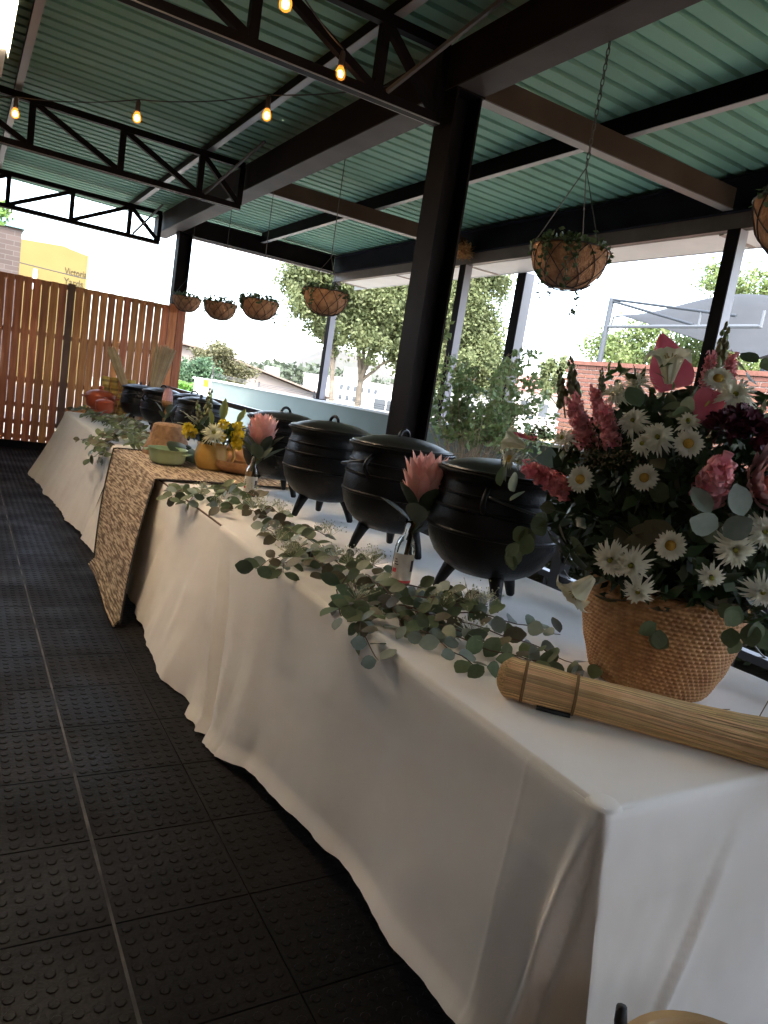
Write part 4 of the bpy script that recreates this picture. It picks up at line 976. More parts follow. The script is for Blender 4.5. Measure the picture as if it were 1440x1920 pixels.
bunch('long eucalyptus garland running along the farthest cloth towards the red pots', [
    [(1.18, 9.05, Z + .02), (1.22, 8.6, Z + .07), (1.28, 8.2, Z + .08), (1.34, 7.8, Z + .06)],
    [(1.30, 8.30, Z + .02), (1.32, 7.9, Z + .07), (1.36, 7.5, Z + .08), (1.42, 7.1, Z + .06)],
    [(1.40, 8.0, Z + .02), (1.44, 7.6, Z + .08), (1.48, 7.2, Z + .08), (1.54, 6.8, Z + .05)],
    [(1.22, 8.5, Z + .02), (1.24, 8.1, Z + .06), (1.26, 7.7, Z + .06), (1.30, 7.3, Z + .04)],
    [(1.46, 7.5, Z + .02), (1.40, 7.2, Z + .08), (1.36, 6.95, Z + .07), (1.32, 6.75, Z + .05)]], leafset=leafE + leafS, step=.03, sc=1.3)

# ================================================================ THINGS ON THE MAT
MZ = TZ + .011
t = thing('straw_hat_basket', 'brown woven hat-shaped basket standing upside down on the mat', 'basket', (1.46, 5.80, MZ))
def weave_lathe(prof, n, rows, amp, c):
    def rz(z):
        for (r0, z0), (r1, z1) in zip(prof[:-1], prof[1:]):
            if z <= z1 + 1e-9: return lerp(r0, r1, (z - z0) / max(1e-6, z1 - z0))
        return prof[-1][0]
    H = prof[-1][1]; V = []
    for j in range(rows * 3 + 1):
        z = H * j / (rows * 3); f = (j % 3) / 3; row = []
        for i in range(n + 1):
            a = 2 * math.pi * (i % n) / n; r = rz(z) + amp * math.sin(math.pi * f) * (.6 + .4 * math.sin(i * 1.9 + (j // 3) * 1.3)); row.append((c[0] + r * math.cos(a), c[1] + r * math.sin(a), c[2] + z))
        V.append(row)
    return MB().grid(V)
weave_lathe([(.185, 0), (.180, .03), (.150, .11), (.140, .13), (.125, .20), (.115, .235), (.09, .247)], 72, 22, .006, (1.46, 5.80, MZ)).build('weave', pmat('brown_weave', (.20, .105, .05), .7, (.31, .18, .09), 30, .3, 200, bdist=.003), t, smooth=True)
MB().lathe([(.09, .247), (.07, .242), (.001, .24)], 40, (1.46, 5.80, MZ)).build('crown_top', MATS['brown_weave'], t, smooth=True)
t = bottle(1.50, 6.22, .9, 'small clear bottle behind the brown hat-shaped basket')
t.location.z += 0.0
protea((1.50, 6.22, TZ + .004), TZ + .02, 1.14, 'mauve closed protea in a bottle behind the hat-shaped basket', (.02, -.02), .80, bract_dull, True, 5)
enamel = pmat('green_enamel', (0.30, 0.42, 0.27), 0.25, (0.34, 0.46, 0.31), 4)
t = thing('enamel_dish', 'pale green enamel oven dish standing on the mat', 'dish', (1.335, 5.27, MZ))
dish = [(.001, .004), (.085, .0), (.110, .010), (.122, .03), (.130, .075), (.137, .105), (.141, .108), (.141, .112), (.132, .110), (.126, .075), (.116, .03), (.10, .014), (.001, .012)]
MB().lathe(dish, 44, (1.335, 5.27, MZ)).build('bowl', enamel, t, auto=40)
for s in (-1, 1):
    d = Vector((.80, -.60, 0)) * s; e = Vector((.6, .8, 0))
    MB().tube([Vector((1.335, 5.27, MZ + .085)) + d * .128 + e * -.045, Vector((1.335, 5.27, MZ + .087)) + d * .163 + e * -.04, Vector((1.335, 5.27, MZ + .087)) + d * .163 + e * .04, Vector((1.335, 5.27, MZ + .085)) + d * .128 + e * .045], .007, 8).build('handle', enamel, t, smooth=True)
t = thing('enamel_cover', 'dark green round lid leaning against the pale green dish', 'cover', (1.50, 5.38, MZ))
lidp = MB().lathe([(.148, .0), (.150, .006), (.13, .016), (.08, .026), (.001, .03)], 40); lidp.lathe([(.148, -.0), (.13, .010), (.001, .022)], 40); lidp.lathe([(.012, .03), (.012, .045), (.022, .05), (.022, .06), (.001, .064)], 16)
lidp.xf(frame((1.50, 5.42, MZ + .072), (.28, -.30, .9)))
lidp.build('lid_disc', pmat('dark_green_enamel', (0.030, 0.045, 0.028), .3, (0.04, .06, .035), 5), t, auto=40)
yel = pmat('yellow_glaze', (0.48, 0.27, 0.055), 0.45, (0.58, 0.36, 0.10), 6, 0.1, 30)
t = thing('yellow_jug', 'mustard yellow ceramic jug filled with yellow and white flowers', 'jug', (1.63, 5.20, MZ))
JX, JY = 1.63, 5.20
MB().lathe([(.001, .003), (.085, 0), (.10, .015), (.115, .06), (.118, .10), (.112, .14), (.106, .165), (.112, .185), (.106, .186), (.10, .165), (.108, .10), (.09, .02), (.001, .015)], 40, (JX, JY, MZ)).build('body', yel, t, smooth=True)
d = Vector((.9, -.42, 0)); c = Vector((JX, JY, MZ))
MB().tube([c + d * .105 + Vector((0, 0, .16)), c + d * .15 + Vector((0, 0, .165)), c + d * .165 + Vector((0, 0, .11)), c + d * .14 + Vector((0, 0, .05)), c + d * .108 + Vector((0, 0, .045))], .013, 8).build('handle', yel, t, smooth=True)
# flowers in the jug
tb = thing('jug_flowers', 'arrangement of one white chrysanthemum, yellow blooms and buds in the mustard jug', 'flowers', (JX, JY, MZ + .18)); ob_ = Vector((JX, JY, MZ + .18))
JC = Vector((JX, JY, MZ + .26))
bigm = mum_mesh(44, .085, 'chrysanthemum', pmat('greenish_white_petal', (0.62, 0.62, 0.42), .6, (.74, .74, .58), 20, translucent=.2))
tow = Vector((-.30, -.95, .1))
o = inst(bigm, 'chrysanthemum', tb, frame(JC + tow * .17 + Vector((0, 0, -.005)) - ob_, tow + Vector((0, 0, .4)))); inst(disc_s, 'flower_centre', o, Matrix.Scale(2, 4))
yr = MB()
for k in range(46):
    a = rnd.uniform(0, 6.28); e = math.acos(rnd.uniform(-.1, 1)); dd = Vector((math.sin(e) * math.cos(a), math.sin(e) * math.sin(a), math.cos(e)))
    mm = MB(); petal_strip(mm, 0, .0, .04, .014, .3, .1); yr.join(mm, frame(dd * .018, dd, spin=rnd.uniform(0, 6)) @ Matrix.Rotation(R(-65), 4, 'Y'))
yr = yr.mesh('yellow_bloom', petal_y, True)
sidev = Vector((.95, -.3, 0))
for (u, f, z, s) in ((.185, .06, .0, 1.25), (.165, .02, .06, 1.0), (.175, .09, -.05, .95), (-.165, .06, -.01, 1.0), (-.185, .05, .015, .7), (.06, .12, .07, .75), (.055, .13, -.02, .7)):
    p = JC + sidev * u + tow * f + Vector((0, 0, z)); inst(yr, 'yellow_bloom', tb, frame(p - ob_, tow + Vector((0, 0, .3)), spin=rnd.uniform(0, 6), sc=s))
lb_ = leaf_mesh('bud', .15, .06, pmat('lily_bud', (0.16, 0.20, 0.05), .5, (.24, .27, .08), 10), fold=.9, curl=-.05, n=6, point=.4)
def lf2(me, p, n, up, sc=1.0, name='leaf'):
    z = Vector(n).normalized(); y = Vector(up); y = (y - z * y.dot(z)).normalized(); x = y.cross(z); M = Matrix((x, y, z)).transposed().to_4x4()
    return inst(me, name, tb, Matrix.Translation(Vector(p) - ob_) @ M @ Matrix.Scale(sc, 4))
for u, z, s, ln in ((.045, .09, 1.15, .05), (.15, .10, .8, .5), (-.02, .05, .8, -.2)):
    for q in (-1, 1): lf2(lb_, JC + sidev * u + Vector((0, 0, z)) + tow * .05, tow * q, Vector((0, 0, 1)) + sidev * ln, s, 'bud')
inst(spm, 'bud_spike', tb, frame(JC + sidev * -.06 + Vector((0, 0, .12)) - ob_, (0, 0, 1), sc=1.6)); inst(spm, 'bud_spike', tb, frame(JC + sidev * -.10 + Vector((0, 0, .06)) - ob_, Vector((0, 0, 1)) - sidev * .3, sc=1.3))
for k in range(70):
    a = rnd.uniform(0, 6.28); dd = Vector((math.cos(a), math.sin(a), rnd.uniform(-.5, .7))).normalized(); p = JC + Vector((dd.x * .17, dd.y * .15, dd.z * .12)) * rnd.uniform(.6, 1)
    lf2(rnd.choice((gleaf, dleaf, dleaf)), p, dd + rv(.5), dd + rv(.6), rnd.uniform(.7, 1.05))
for k in range(14):
    p = JC - sidev * rnd.uniform(.14, .22) + Vector((rnd.uniform(-.03, .03), rnd.uniform(-.05, .05), rnd.uniform(-.02, .12)))
    m = MB(); m.tube([JC + Vector((0, 0, -.02)), p, p - sidev * .03 + Vector((0, 0, rnd.uniform(-.02, .03)))], .003, 4); m.build('pale_sprig', pmat('pale_sprig', (0.30, .33, .28), .7), tb)
# wooden bowls
wood_b = pmat('carved_wood', (0.40, 0.20, 0.085), 0.5, (0.58, 0.34, 0.16), 6, 0.1, 30, stretch=(1, 6, 6))
t = thing('wooden_bowl', 'long carved wooden bowl lying on the mat before the yellow jug', 'bowl', (1.80, 5.06, MZ))
def bowl_boat(c, L, W, H, rot):
    n, k = 26, 9; V = []; V2 = []
    for i in range(n + 1):
        u = -1 + 2 * i / n; w = W * math.sqrt(max(0.0, 1 - abs(u) ** 2.4)) * .5 + .002; h = H * (1 + .25 * abs(u) ** 3); row = []; row2 = []
        for j in range(k + 1):
            a = -math.pi / 2 + math.pi * j / k; row.append(Vector((u * L / 2, w * math.sin(a), h - h * math.cos(a) ** .7 * (1 - abs(u) ** 4 * .8))))
            row2.append(Vector((u * L / 2 * .93, w * .86 * math.sin(a), h - (h - .016) * math.cos(a) ** .7 * (1 - abs(u) ** 4 * .8))))
        V.append(row); V2.append(row2)
    m = MB(); m.grid(V); m.grid(V2)
    rim = [V[i][0] for i in range(n + 1)] + [V[i][k] for i in range(n, -1, -1)]; rim2 = [V2[i][0] for i in range(n + 1)] + [V2[i][k] for i in range(n, -1, -1)]
    m.grid([rim + [rim[0]], rim2 + [rim2[0]]]); m.xf(Matrix.Translation(c) @ Matrix.Rotation(rot, 4, 'Z')); return m
bowl_boat((1.80, 5.06, MZ), .44, .20, .085, R(-35)).build('bowl', wood_b, t, auto=50)
t = thing('wooden_dish', 'small orange wooden dish propped behind the carved bowl', 'dish', (1.88, 5.30, MZ))
MB().lathe([(.001, .004), (.10, .0), (.135, .03), (.15, .055), (.143, .056), (.125, .03), (.09, .012), (.001, .012)], 36).xf(Matrix.Translation((1.88, 5.27, MZ + .09)) @ Matrix.Rotation(R(30), 4, 'Z') @ Matrix.Rotation(R(-50), 4, 'Y')).build('dish', pmat('orange_wood', (0.50, 0.22, 0.08), .5, (.6, .3, .13), 8), t, auto=40)

# ================================================================ FAR END OF THE TABLE
redE = pmat('red_enamel', (0.36, 0.075, 0.035), 0.3, (0.42, 0.10, 0.05), 4)
t = thing('red_casserole', 'round red-orange enamel casserole with lid at the far end of the table', 'pot', (1.43, 8.88, TZ + .004))
MB().lathe([(.001, .003), (.11, 0), (.14, .02), (.158, .07), (.16, .11), (.157, .135), (.165, .14), (.163, .15), (.15, .17), (.11, .195), (.05, .208), (.02, .21), (.018, .228), (.03, .236), (.026, .25), (.001, .254)], 40, (1.43, 8.88, TZ + .10)).build('body', redE, t, auto=45)
m = MB(); m.lathe([(.10, 0), (.115, .01), (.10, .098), (.10, .102), (.001, .102)], 30, (1.43, 8.88, TZ + .004)); m.build('trivet', redE, t, auto=40)
for s in (-1, 1): MB().tube([(1.43 + s * .155, 8.84, TZ + .22), (1.43 + s * .195, 8.85, TZ + .225), (1.43 + s * .195, 8.91, TZ + .225), (1.43 + s * .155, 8.92, TZ + .22)], .010, 8).build('handle', redE, t, smooth=True)
t = thing('red_casserole', 'small shiny red-orange pot in front of the round casserole', 'pot', (1.43, 8.56, TZ + .004))
MB().lathe([(.001, .003), (.075, 0), (.09, .015), (.10, .06), (.098, .10), (.104, .103), (.10, .112), (.06, .13), (.02, .138), (.02, .15), (.001, .155)], 36, (1.43, 8.56, TZ + .09)).build('body', redE, t, auto=45)
m = MB(); m.lathe([(.06, 0), (.07, .01), (.06, .088), (.001, .09)], 24, (1.43, 8.56, TZ + .004)); m.build('stand', redE, t, auto=40)
tin_y = pmat('yellow_tin', (0.46, 0.32, 0.07), 0.4, (0.56, 0.42, 0.13), 10, objvar=.12)
tin_e = pmat('tin_end', (0.50, 0.42, 0.22), 0.4)
rows_n = ['bottom', 'second', 'third', 'fourth', 'top']; cols_n = ['first', 'second', 'third', 'fourth']
for r_ in range(5):
    for c_ in range(4):
        x, y, z = 1.50 + c_ * .094 + .01 * (r_ % 2), 9.13 - .02 * c_, TZ + .005 + r_ * .092
        if r_ < 3 and c_ < 2: pass
        t = thing('yellow_tin', 'small yellow tin, %s from the red casserole in the %s row of the stack' % (cols_n[c_], rows_n[r_]), 'tin', (x, y - .05 + .02, z), 'stacked yellow tins')
        MB().lathe([(.001, .0), (.043, 0), (.046, .004), (.045, .008), (.045, .08), (.046, .084), (.043, .089), (.040, .086), (.001, .086)], 18, (x, y - .03, z)).build('can', tin_y, t, auto=40)
        MB().lathe([(.0453, .03), (.0453, .058)], 18, (x, y - .03, z)).build('label_band', pmat('tin_band', (0.28, 0.20, 0.06), .5), t, smooth=True)
def grass_bundle(lab, base, tip, n, r0, r1):
    t = thing('grass_bundle', lab, 'grass bundle', base, 'grass bundles at the far end'); a = Vector(base); b = Vector(tip); T = (b - a).normalized(); S = T.cross(Vector((0, 1, 0))).normalized(); U = S.cross(T); m = MB()
    for k in range(n):
        an = rnd.uniform(0, 6.28); q = math.sqrt(rnd.random()); e = rnd.uniform(.88, 1.04); off = S * math.cos(an) + U * math.sin(an) * .7
        m.tube([a + off * r0 * q, a.lerp(b, .35) + off * r0 * q * .95, a.lerp(b, e) + off * r1 * q * rnd.uniform(.8, 1.15)], .0035, 3, cap=False)
    m.build('stalks', straw_dull, t)['kind'] = 'stuff'
    p = a.lerp(b, .4); MB().tube([p + (S * math.cos(x_) + U * math.sin(x_) * .7) * (r0 * 1.08) for x_ in [2 * math.pi * i / 20 for i in range(20)]], .006, 5, closed=True).build('tie', twine, t)
grass_bundle('narrow bundle of dry grass leaning to the side behind the yellow tins', (1.86, 8.95, TZ + .01), (1.52, 8.98, 1.54), 90, .04, .06)
grass_bundle('wide fanned bundle of dry grass standing behind the far pots', (1.96, 8.93, TZ + .01), (2.13, 9.02, 1.64), 190, .055, .13)

# ================================================================ RAILING
t = thing('railing', 'black steel railing with curled wire ornaments along the back of the table', 'railing', (2.46, 5, -0.35))
rail_m = pmat('railing_black', (0.012, 0.012, 0.016), 0.3, spec=0.6)
for z, d in ((1.15, .05), (.955, .03), (.862, .026), (.770, .03), (.10, .03)):
    m = MB(); m.bar((2.47, -3, z), (2.47, 11.2, z), .045, d); m.build('rail', rail_m, t)
for y in (-1.5, .45, 2.4 + .02, 4.31, 6.2, 8.1, 10.0, 11.2):
    m = MB(); m.bar((2.47, y, -.35), (2.47, y, 1.12), .06, .06); m.build('post', rail_m, t)
for k in range(30):
    y = -.6 + .24 * k; r = .135
    m = MB()
    pts = [(2.47, y + r * math.cos(a), .862 + .088 * math.sin(a)) for a in [2 * math.pi * i / 28 for i in range(28)]]
    m.tube(pts, .0035, 5, closed=True); m.build('wire_ring', pmat('ornament_wire', (0.16, 0.16, 0.15), .5, metal=.4), t)
for k in range(58):
    y = -.9 + .2 * k
    if abs(((y - .45) % 1.95)) < .06: continue
    m = MB(); m.bar((2.47, y, .115), (2.47, y, .755), .012, .012); m.build('baluster', rail_m, t)

# ================================================================ HANGING BASKETS
def make_hanging():
    t = thing('hanging_basket', 'x', 'hanging basket', (0, 0, 0), 'coir baskets hanging from the roof beam')
    Rb, H = .205, .205
    def prf(u): return Rb * math.sin(u * math.pi / 2) ** .72, -H * math.cos(u * math.pi / 2) ** 1.15
    prof = [prf(.04 + .96 * i / 14) for i in range(15)]
    lum = lambda r, z, a: r * (1 + .018 * math.sin(a * 7 + z * 20) + .014 * math.sin(a * 13 - z * 33))
    MB().lathe([(.001, -H)] + prof + [(Rb * .96, .004), (Rb * .90, -.03), (.001, -.05)], 40, f=lum).build('coir_liner', coir, t, smooth=True)
    m = MB()
    for k in range(10):
        for sgn in (-1, 1):
            m.tube([(prf(u)[0] * 1.025 * math.cos(k * math.pi / 5 + sgn * (1 - u) * 1.15), prf(u)[0] * 1.025 * math.sin(k * math.pi / 5 + sgn * (1 - u) * 1.15), prf(u)[1] * 1.02) for u in [.12 + .88 * i / 9 for i in range(10)]], .0030, 4)
    for u in (1.0, .12): m.tube([(prf(u)[0] * 1.03 * math.cos(a), prf(u)[0] * 1.03 * math.sin(a), prf(u)[1] * 1.02) for a in [2 * math.pi * i / 32 for i in range(32)]], .004, 5, closed=True)
    m.build('wire_frame', wire_m, t)
    return t
hb0 = make_hanging()
HB = [(3.118, 2.40, 'large coir hanging basket with trailing ivy above the bush', 1.0, 60, 8),
      (1.80, 2.45, 'coir hanging basket cut off by the picture edge at the upper right', 1.05, 60, 4),
      (6.178, 2.315, 'hanging coir basket in front of the big tree, nearest of the four in the row', 1.0, 60, 3),
      (7.88, 2.295, 'hanging coir basket with drooping stems, second of the four in the row', 1.0, 60, 4),
      (9.30, 2.315, 'hanging coir basket, third of the four in the row', 1.0, 50, 2),
      (10.95, 2.45, 'small looking hanging basket overlapping the far column, last of the row', .98, 40, 1)]
hbs = []
for i, (y, z, lab, s, nl, tr) in enumerate(HB):
    o = hb0 if i == 0 else copy_tree(hb0)
    o.location = (2.80, y, z); o.scale = (s, s, s); o.rotation_euler = (0, 0, .37 * i); o['label'] = lab; hbs.append(o)
for i, (y, z, lab, s, nl, tr) in enumerate(HB):
    o = hbs[i]
    C = []
    for k in range(nl * 4):
        a = rnd.uniform(0, 6.28); r = .20 * math.sqrt(rnd.random()); C.append((r * math.cos(a), r * math.sin(a), rnd.uniform(-.01, .05) + (.05 * rnd.random() ** 2 if r < .15 else 0)))
    for k in range(nl):
        a = rnd.uniform(0, 6.28); C.append((.215 * math.cos(a), .215 * math.sin(a), rnd.uniform(-.05, .02)))
    me = cloud_mesh('plant', C, .019, ivy_m, aspect=.6); link(me, 'plant', o, (0, 0, 0))['kind'] = 'stuff'
    for k in range(tr):      # trailing stems
        a = (.6 + 3.14 * (k % 2) + rnd.uniform(-.5, .5)) - .37 * i; L = rnd.uniform(.12, .30) * (1.1 if i < 2 else .8); pts = []
        for q in range(9):
            u = q / 8; rr = .20 + .035 * math.sin(u * 2.5); pts.append(Vector((rr * math.cos(a + .15 * u), rr * math.sin(a + .15 * u), .03 * (1 - u) - L * u * u)))
        MB().tube(pts, .0018, 4).build('vine', pmat('vine_stem', (.05, .06, .02), .7), o, world=False)
        C = []
        for q in range(8):
            for w in range(5): C.append(tuple(pts[q].lerp(pts[q + 1], rnd.random()) + rv(.016)))
        link(cloud_mesh('trailing_stem', C, .015, ivy_m, aspect=.65), 'trailing_stem', o, (0, 0, 0))['kind'] = 'stuff'
    H = 3.449 - z
    if i == 0 or i == 1: hook = .42
    else: hook = .30
    for k in range(3):
        a = 2 * math.pi * k / 3 + .5 - .37 * i
        MB().tube([(.205 * math.cos(a), .205 * math.sin(a), .0), (0, 0, hook)], .0022 if i > 1 else .003, 4).build('hanger_wire', chain_m, o, world=False)
    # chain: links for the near ones, plain cord with small links for the far ones
    m = MB(); zt = H / s - .006
    if i < 2:
        n = int((zt - hook) / .036)
        for q in range(n):
            z0 = hook + q * (zt - hook) / n; ln = (zt - hook) / n * 1.28; ang = (q % 2) * math.pi / 2 + .4
            pts = []
            for b_ in range(10):
                t_ = 2 * math.pi * b_ / 10; w = .0085 * math.cos(t_); pts.append((w * math.cos(ang), w * math.sin(ang), z0 + ln / 2 + ln / 2 * math.sin(t_)))
            m.tube(pts, .0028, 5, closed=True)
    else: m.tube([(0, 0, hook), (0, 0, zt)], .004, 5)
    m.build('chain', chain_m, o, world=False)
t = thing('bird_nest', 'small dry grass bird nest tucked on the edge beam beside the post', 'nest', (5.44, 8.0, 3.46))
m = MB()
for k in range(260):
    d = rv(1).normalized() * rnd.uniform(.03, .10); c = Vector((5.41, 7.98, 3.44)) + d; e = rv(1).normalized() * .07; m.tube([c - e, c + e + rv(.01)], .003, 3, cap=False)
m.build('dry_stalks', pmat('nest_grass', (0.34, 0.17, 0.06), .9, (.5, .28, .12), 20, island=.4), t)['kind'] = 'stuff'

# ================================================================ BUSH BY THE WALL
def planter(c, lab):
    t = thing('plant_pot', lab, 'planter', c); MB().lathe([(.001, .0), (.20, 0), (.25, .45), (.27, .47), (.27, .52), (.24, .52), (.22, .47), (.001, .46)], 28, c).build('pot', pmat('grey_planter', (0.12, .12, .12), .8), t, auto=40)
planter((4.82, 6.30, -.35), 'grey planter under the leafy bush behind the railing')
t = thing('leafy_bush', 'twiggy green bush with bare pale stems in front of the pale green wall', 'bush', (4.82, 6.30, .15))
m = MB(); C = []
B0 = Vector((4.82, 6.30, .15))
for k in range(74):
    a = rnd.uniform(0, 6.28); sp = rnd.uniform(.2, 1.08); tipz = rnd.uniform(1.05, 2.0)
    tip = B0 + Vector((math.cos(a) * sp * .75, math.sin(a) * sp * 1.05, tipz)); mid = B0.lerp(tip, .5) + Vector((math.cos(a), math.sin(a), 0)) * -.08 * sp + rv(.04)
    st = B0 + Vector((rnd.uniform(-.1, .1), rnd.uniform(-.1, .1), 0)); pts = [st, st.lerp(mid, .5) + rv(.02), mid, mid.lerp(tip, .5) + rv(.04), tip]
    m.tube(pts, [.007, .006, .005, .0035, .002], 4)
    for q in range(7):
        p = mid.lerp(tip, rnd.uniform(.1, 1)); e = p + rv(.17) + Vector((0, 0, .04)); m.tube([p, e], .0018, 3, cap=False)
        for w in range(13): C.append(tuple(p.lerp(e, rnd.uniform(.2, 1.1)) + rv(.045)))
m.build('stems', pmat('pale_twig', (0.30, 0.22, 0.15), .8, (.40, .31, .22), 12), t)
C = [c for c in C if c[2] > 1.08 + .25 * hsh(c[0] * 9, c[1] * 7)]
link(cloud_mesh('leaves', C, .037, pmat('bush_leaf', (0.14, 0.20, 0.075), .4, (.23, .30, .13), 20, island=.4, translucent=.4), aspect=.5), 'crown', t)

# ---- dark planting at the foot of the green wall
t = thing('planter_hedge', 'dark green low planting along the foot of the pale green wall', 'hedge', (5.2, 3.5, -.35), None)
m = MB(); m.box((4.98, -2.0, -.348), (5.40, 9.2, -.05)); m.build('planter_box', pmat('dark_planter', (.02, .022, .02), .8), t)
C = [(5.0 + .38 * rnd.random(), -1.9 + 11 * rnd.random(), -.05 + .62 * rnd.random() ** .8) for k in range(9000)]
link(cloud_mesh('foliage', C, .045, pmat('shade_leaf', (.018, .035, .016), .5, (.03, .05, .022), 8, island=.4), aspect=.4), 'foliage', t)['kind'] = 'stuff'
# ================================================================ OUTSIDE
def tree(lab, base, trunk_top, lobes, n, leaf, mt, limbs=5, tr=.25, cat='tree', group='trees outside the building', name='tree'):
    t = thing(name, lab, cat, base, group); b = Vector(base); tt = Vector(trunk_top); m = MB()
    m.tube([b, b.lerp(tt, .5) + rv(tr * .4), tt], [tr, tr * .8, tr * .6], 9)
    C = []
    W = sum(l[3] * l[4] * l[5] for l in lobes)
    for (x, y, z, rx, ry, rz) in lobes:
        c = Vector((x, y, z)); m.tube([tt, tt.lerp(c, .5) + rv(.15 * rx), c], [tr * .5, tr * .33, tr * .1], 6)
        k = int(n * rx * ry * rz / W); sub = max(8, int(14 * rx))
        cs = []
        for q in range(sub):
            d = nrs.normal(size=3); d /= np.linalg.norm(d); rr = nrs.rand() ** .45; cs.append(np.array([x, y, z]) + d * np.array([rx, ry, rz]) * rr)
        for q in range(sub // 2): m.tube([c, Vector(cs[q])], [tr * .12, tr * .03], 4)
        for q in range(k):
            s = cs[nrs.randint(sub)]; C.append(s + nrs.normal(size=3) * np.array([rx, ry, rz]) * .20)
    m.build('trunk', pmat('bark', (0.12, 0.10, 0.075), .9, (.19, .16, .12), 6, .5, 20), t)
    link(cloud_mesh('crown', C, leaf, mt, aspect=.55), 'crown', t); return t
tl = pmat('tree_leaf', (0.135, 0.165, 0.068), .65, (.18, .21, .10), 1.5, island=.22, translucent=.45)
tl2 = pmat('olive_leaf', (0.10, 0.098, 0.045), .6, (.135, .135, .068), 1.5, island=.3, translucent=.3)
tl3 = pmat('blue_green_leaf', (0.05, 0.10, 0.05), .55, (.08, .14, .07), 1.5, island=.3, translucent=.3)
tree('big pale green tree filling the view beside the tall black column', (14.3, 27, -.75), (14.3, 27, 2.0),
     [(13.4, 26.5, 5.2, 1.9, 1.6, 1.7), (15.6, 27, 5.1, 1.9, 1.8, 2.1), (14.6, 27.5, 7.6, 2.4, 2.2, 1.8), (15.9, 26.4, 3.5, .9, 1.0, 1.0), (14.0, 26, 3.6, .8, .8, .8)], 70000, .082, tl, tr=.20)
tree('left-leaning branches of a tall tree with sky gaps behind the hanging basket', (13.0, 26.2, -.75), (12.6, 26.2, 2.2),
     [(11.2, 25.8, 5.3, 1.1, 1.1, 1.3), (11.6, 25.8, 4.0, .9, .9, .6), (12.4, 26, 3.3, .6, .6, .5), (12.3, 26, 6.8, 1.5, 1.4, 1.2)], 22000, .08, tl, tr=.14)
tree('tall pale green tree seen between the column and the white post', (18.5, 27, -.75), (18.3, 27, 2.2),
     [(17.3, 26.5, 5.0, 1.8, 1.5, 2.0), (19.5, 26.6, 5.4, 1.4, 1.4, 1.9), (18.2, 26.5, 7.2, 1.8, 1.6, 1.3), (17.6, 26, 3.1, 1.3, 1.2, 1.0), (19.6, 26.2, 3.4, 1.1, 1.1, 1.2)], 66000, .082, tl, tr=.18)
tree('yellowish spiky tree over the low wall beside the fence end', (9.4, 30, -.75), (9.4, 30, .8),
     [(9.1, 30, 1.75, 1.0, .9, .75), (9.9, 30.2, 1.55, .8, .8, .6), (8.7, 30, 1.5, .6, .6, .5)], 9000, .065, tl2, tr=.12)
tree('rounded bluish green shrub at the edge of the timber fence', (7.75, 27.5, -.75), (7.75, 27.5, .5), [(7.75, 27.5, 1.35, .8, .8, .6), (7.3, 27.5, 1.2, .6, .6, .5)], 6000, .06, tl3, tr=.08)
tree('bright green leafy tree peeking in above the brick building', (0.1, 26, -.75), (0.2, 26, 4.0), [(0.35, 26, 5.3, .75, .8, .9), (-.6, 26, 5.2, 1.0, 1, 1.2)], 3200, .12, pmat('bright_leaf', (0.10, .19, .04), .5, (.16, .25, .07), 2, island=.3, translucent=.35), tr=.16)
tree('light green tree under the grey shade canopy behind the brick wall', (19.5, 17.0, -.75), (19.5, 17, 2.5), [(19.2, 17.0, 4.0, 1.6, 1.6, 1.1), (21.0, 15.5, 3.9, 1.7, 1.6, 1.1), (22.5, 14, 3.8, 1.7, 1.7, 1.1)], 20000, .075, pmat('lime_leaf', (0.12, .17, .05), .55, (.18, .23, .08), 1.5, island=.3, translucent=.35), tr=.25)
tree('tree top showing above the grey shade canopy', (27.5, 19.5, -.75), (27.5, 19.5, 5.0), [(26.8, 20.5, 8.2, 1.2, 1.2, .9), (28.6, 18.8, 8.2, 1.6, 1.6, 1.0), (30.8, 17.0, 8.0, 1.8, 1.7, 1.2)], 12000, .09, MATS['lime_leaf'], tr=.3)
tree('small tree top just beside the white post', (23.0, 24.0, -.75), (23.0, 24, 2.0), [(22.0, 24.0, 3.7, .5, .5, .8), (21.8, 24.2, 2.9, .5, .5, .5)], 1500, .11, tl, tr=.14)
# hedge by the gap
t = tag(link(cloud_mesh('hedge', [(5.0 + 2.2 * rnd.random(), 21.2 + .8 * rnd.random(), .02 + 1.0 * rnd.random() ** .7) for k in range(4200)], .07, pmat('hedge_leaf', (0.09, .20, .03), .5, (.14, .27, .05), 3, island=.3, translucent=.3)), 'hedge'), 'bright green clipped hedge at the end of the fence', 'hedge')
t = thing('low_wall', 'white low boundary wall beyond the fence end', 'wall', (6, 20.4, -.75))
m = MB(); m.box((3.0, 20.3, -.75), (5.05, 20.5, .80)); m.build('wall', white_paint, t)
m = MB(); m.box((2.98, 20.28, .801), (5.07, 20.52, .84)); m.build('coping', white_paint, t)
t = thing('low_wall', 'cream kerb wall in front of the bright hedge', 'wall', (6.3, 19.6, -.75)); m = MB(); m.box((4.4, 19.55, -.75), (5.9, 19.7, .30)); m.build('wall', pmat('cream_wall', (.6, .56, .48), .8), t)
m = MB(); m.box((4.38, 19.53, .301), (5.92, 19.72, .335)); m.build('coping', white_paint, t)
t = thing('white_gate_pier', 'square white pier behind the orange warning sign', 'pier', (5.55, 19.3, -.75)); m = MB(); m.box((5.42, 19.2, -.75), (5.85, 19.5, 1.2)); m.build('pier', white_paint, t)
m = MB(); m.box((5.38, 19.16, 1.201), (5.89, 19.54, 1.25)); m.build('cap', white_paint, t)
